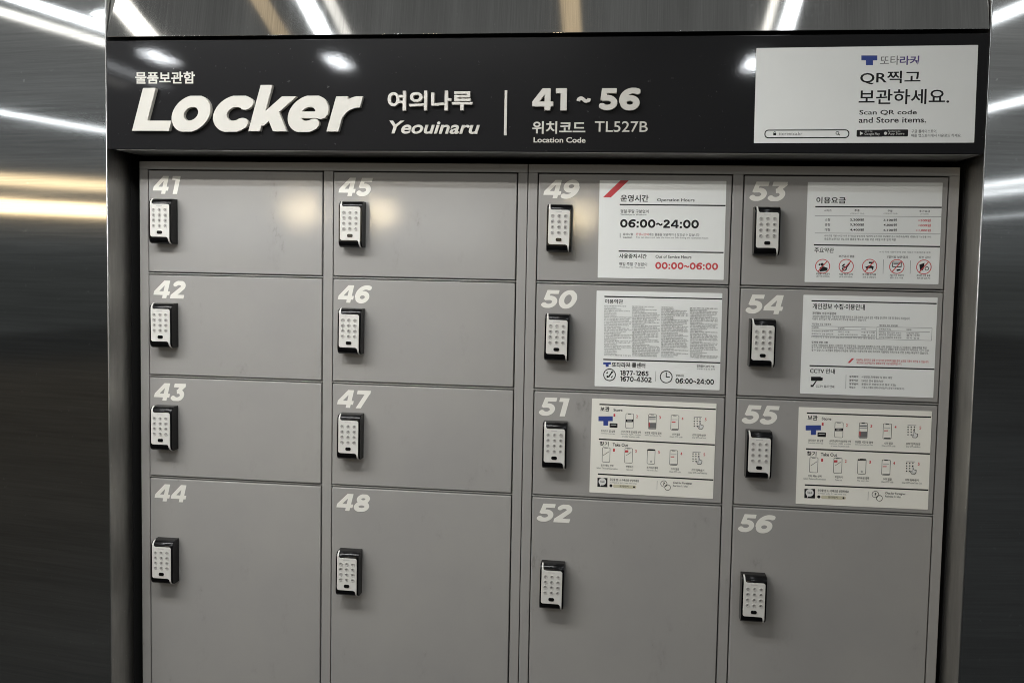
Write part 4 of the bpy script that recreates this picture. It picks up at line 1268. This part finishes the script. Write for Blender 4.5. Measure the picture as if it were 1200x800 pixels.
for i in range(6):
    box(bm, 0.0165 + i * 0.0021, 0.0179 + i * 0.0021, -KD - 0.00125, -KD - 0.0011, 0.0752, 0.0762)
K_MARK = finish(bm, "maker_mark")
K_MARK.materials.append(M["k_text"])

def keypad():
    k = empty("keypad_lock")
    link("housing", K_HOUSING, None, k)
    link("face_plate", K_PLATE, None, k)
    for i in range(12):
        link("button", K_BUT[i], None, k, (0.0112 + (i % 3) * 0.0123, -KD - 0.0011, 0.0675 - (i // 3) * 0.0106))
    link("reader_window", K_WIN, None, k, (0.0235, -KD - 0.0011, 0.0228))
    link("maker_mark", K_MARK, None, k)
    return k
def copy_tree(o):
    r = o.copy()
    COL.objects.link(r)
    for ch in o.children:
        q = ch.copy()
        COL.objects.link(q)
        q.parent = r
    return r
proto = keypad()
rnd = random.Random(3)
for col in range(4):
    for r in range(4):
        k = proto if (col, r) == (0, 0) else copy_tree(proto)
        x0 = -UNIT + (col // 2) * UNIT + STILE + (col % 2) * (DW + MULL)
        zc = ROWS[r] - (0.1725 if r == 3 else 0.1055)
        k.location = (x0 + (0.0185, 0.0205, 0.0215, 0.0185)[col] + rnd.uniform(-0.0008, 0.0008), -0.0012, zc - KH / 2 + rnd.uniform(-0.0008, 0.0008))
        k.rotation_euler = (0, R(rnd.uniform(-0.5, 0.5)), 0)
        tag(k, "black and silver keypad lock on the locker door numbered " + NUMBERS[col * 4 + r], "keypad lock", "keypad locks on the locker doors")

# ------------------------------------------------------------------ notices
def build_sheet(key, name, label, y_back, paper_mat, cat="notice", group=None):
    cx, cz, ang, w, h, items = SHEETS[key]
    e = empty(name, (cx, y_back, cz), (0, -ang, 0))
    tag(e, label, cat, group)
    sx, sz = 1.0, 1.0
    if key == "howD":
        sx, sz = 242.0 / SHEETS["howC"][3], 186.2 / SHEETS["howC"][4]
    bm = bmesh.new()
    f1, f2 = prism(bm, round_rect(0, 0, w / 1000, h / 1000, 0.0012, 3), -0.0008, -0.0001)
    link("sheet", finish(bm, "sheet"), paper_mat, e)
    acc = {}
    for n_, it in enumerate(items):
        y = -0.00084 - n_ * 0.000002
        kind = it[0]
        colr = it[-1]
        if kind == "T":
            vs, fs, ns = fitted(it[1], it[6], it[2], it[3], it[4], it[5])
            d = np.stack([vs[:, 0], np.zeros(len(vs)), vs[:, 1]], 1)
        else:
            bm = bmesh.new()
            def poly(pts):
                bm.faces.new([bm.verts.new((p[0], 0, p[1])) for p in pts])
            def band(outer, inner):
                a = [bm.verts.new((p[0], 0, p[1])) for p in outer]
                b = [bm.verts.new((p[0], 0, p[1])) for p in inner]
                n = len(a)
                for i in range(n):
                    bm.faces.new((a[i], a[(i + 1) % n], b[(i + 1) % n], b[i]))
            if kind == "P":
                poly(it[1])
            elif kind == "L":
                a, b = Vector(it[1:3]), Vector(it[3:5])
                p = (b - a).normalized().orthogonal() * it[5] * 0.6
                poly([a + p, b + p, b - p, a - p])
            elif kind == "C":
                x, z, r_, th = it[1:5]
                n = 32
                ri = r_ - th
                if ri <= 0.05:
                    poly([(x + r_ * math.cos(2 * math.pi * i / n), z + r_ * math.sin(2 * math.pi * i / n)) for i in range(n)])
                else:
                    band(*[[(x + q * math.cos(2 * math.pi * i / n), z + q * math.sin(2 * math.pi * i / n)) for i in range(n)] for q in (r_, ri)])
            elif kind == "R":
                x, z, ww, hh, r_, th = it[1:7]
                if th * 2 >= min(ww, hh):
                    poly(round_rect(x, z, ww, hh, r_, 4))
                else:
                    band(round_rect(x, z, ww, hh, r_, 4), round_rect(x, z, ww - 2 * th, hh - 2 * th, max(0.1, r_ - th), 4))
            bm.verts.index_update()
            bmesh.ops.triangulate(bm, faces=[f for f in bm.faces if len(f.verts) > 4])
            d = np.array([v.co[:] for v in bm.verts])
            fs = [tuple(v.index for v in f.verts) for f in bm.faces]
            bm.free()
        d = d * np.array([sx / 1000, 0, sz / 1000]) + np.array([0, y, 0])
        ink = "w" if colr == "w2" else colr
        acc.setdefault(ink, []).append((d, fs))
    for ink, parts in acc.items():
        me = mesh_from(INK_NAME[ink], parts)
        link(INK_NAME[ink], me, INK[ink], e)
    return e
yd = -0.0014
build_sheet("hours", "hours_notice", "white notice with red corner stripe and opening hours, on door 49", yd, M["paper"])
build_sheet("price", "price_notice", "white price table notice with round red prohibition symbols, on door 53", yd, M["paper"])
build_sheet("terms", "terms_notice", "white terms notice in four columns of tiny print, on door 50", yd, M["paper"])
build_sheet("privacy", "privacy_notice", "white privacy notice with black security camera symbol, on door 54", yd, M["paper"])
build_sheet("howC", "instruction_notice", "cream instruction notice with phone drawings, on door 51", yd, M["paper_warm"], "notice", "instruction notices on the doors")
build_sheet("howD", "instruction_notice", "cream instruction notice with phone drawings, on door 55", yd, M["paper_warm"], "notice", "instruction notices on the doors")
build_sheet("qr", "scan_notice", "wide white notice in Korean and English on the right end of the black sign", YF, M["paper"])
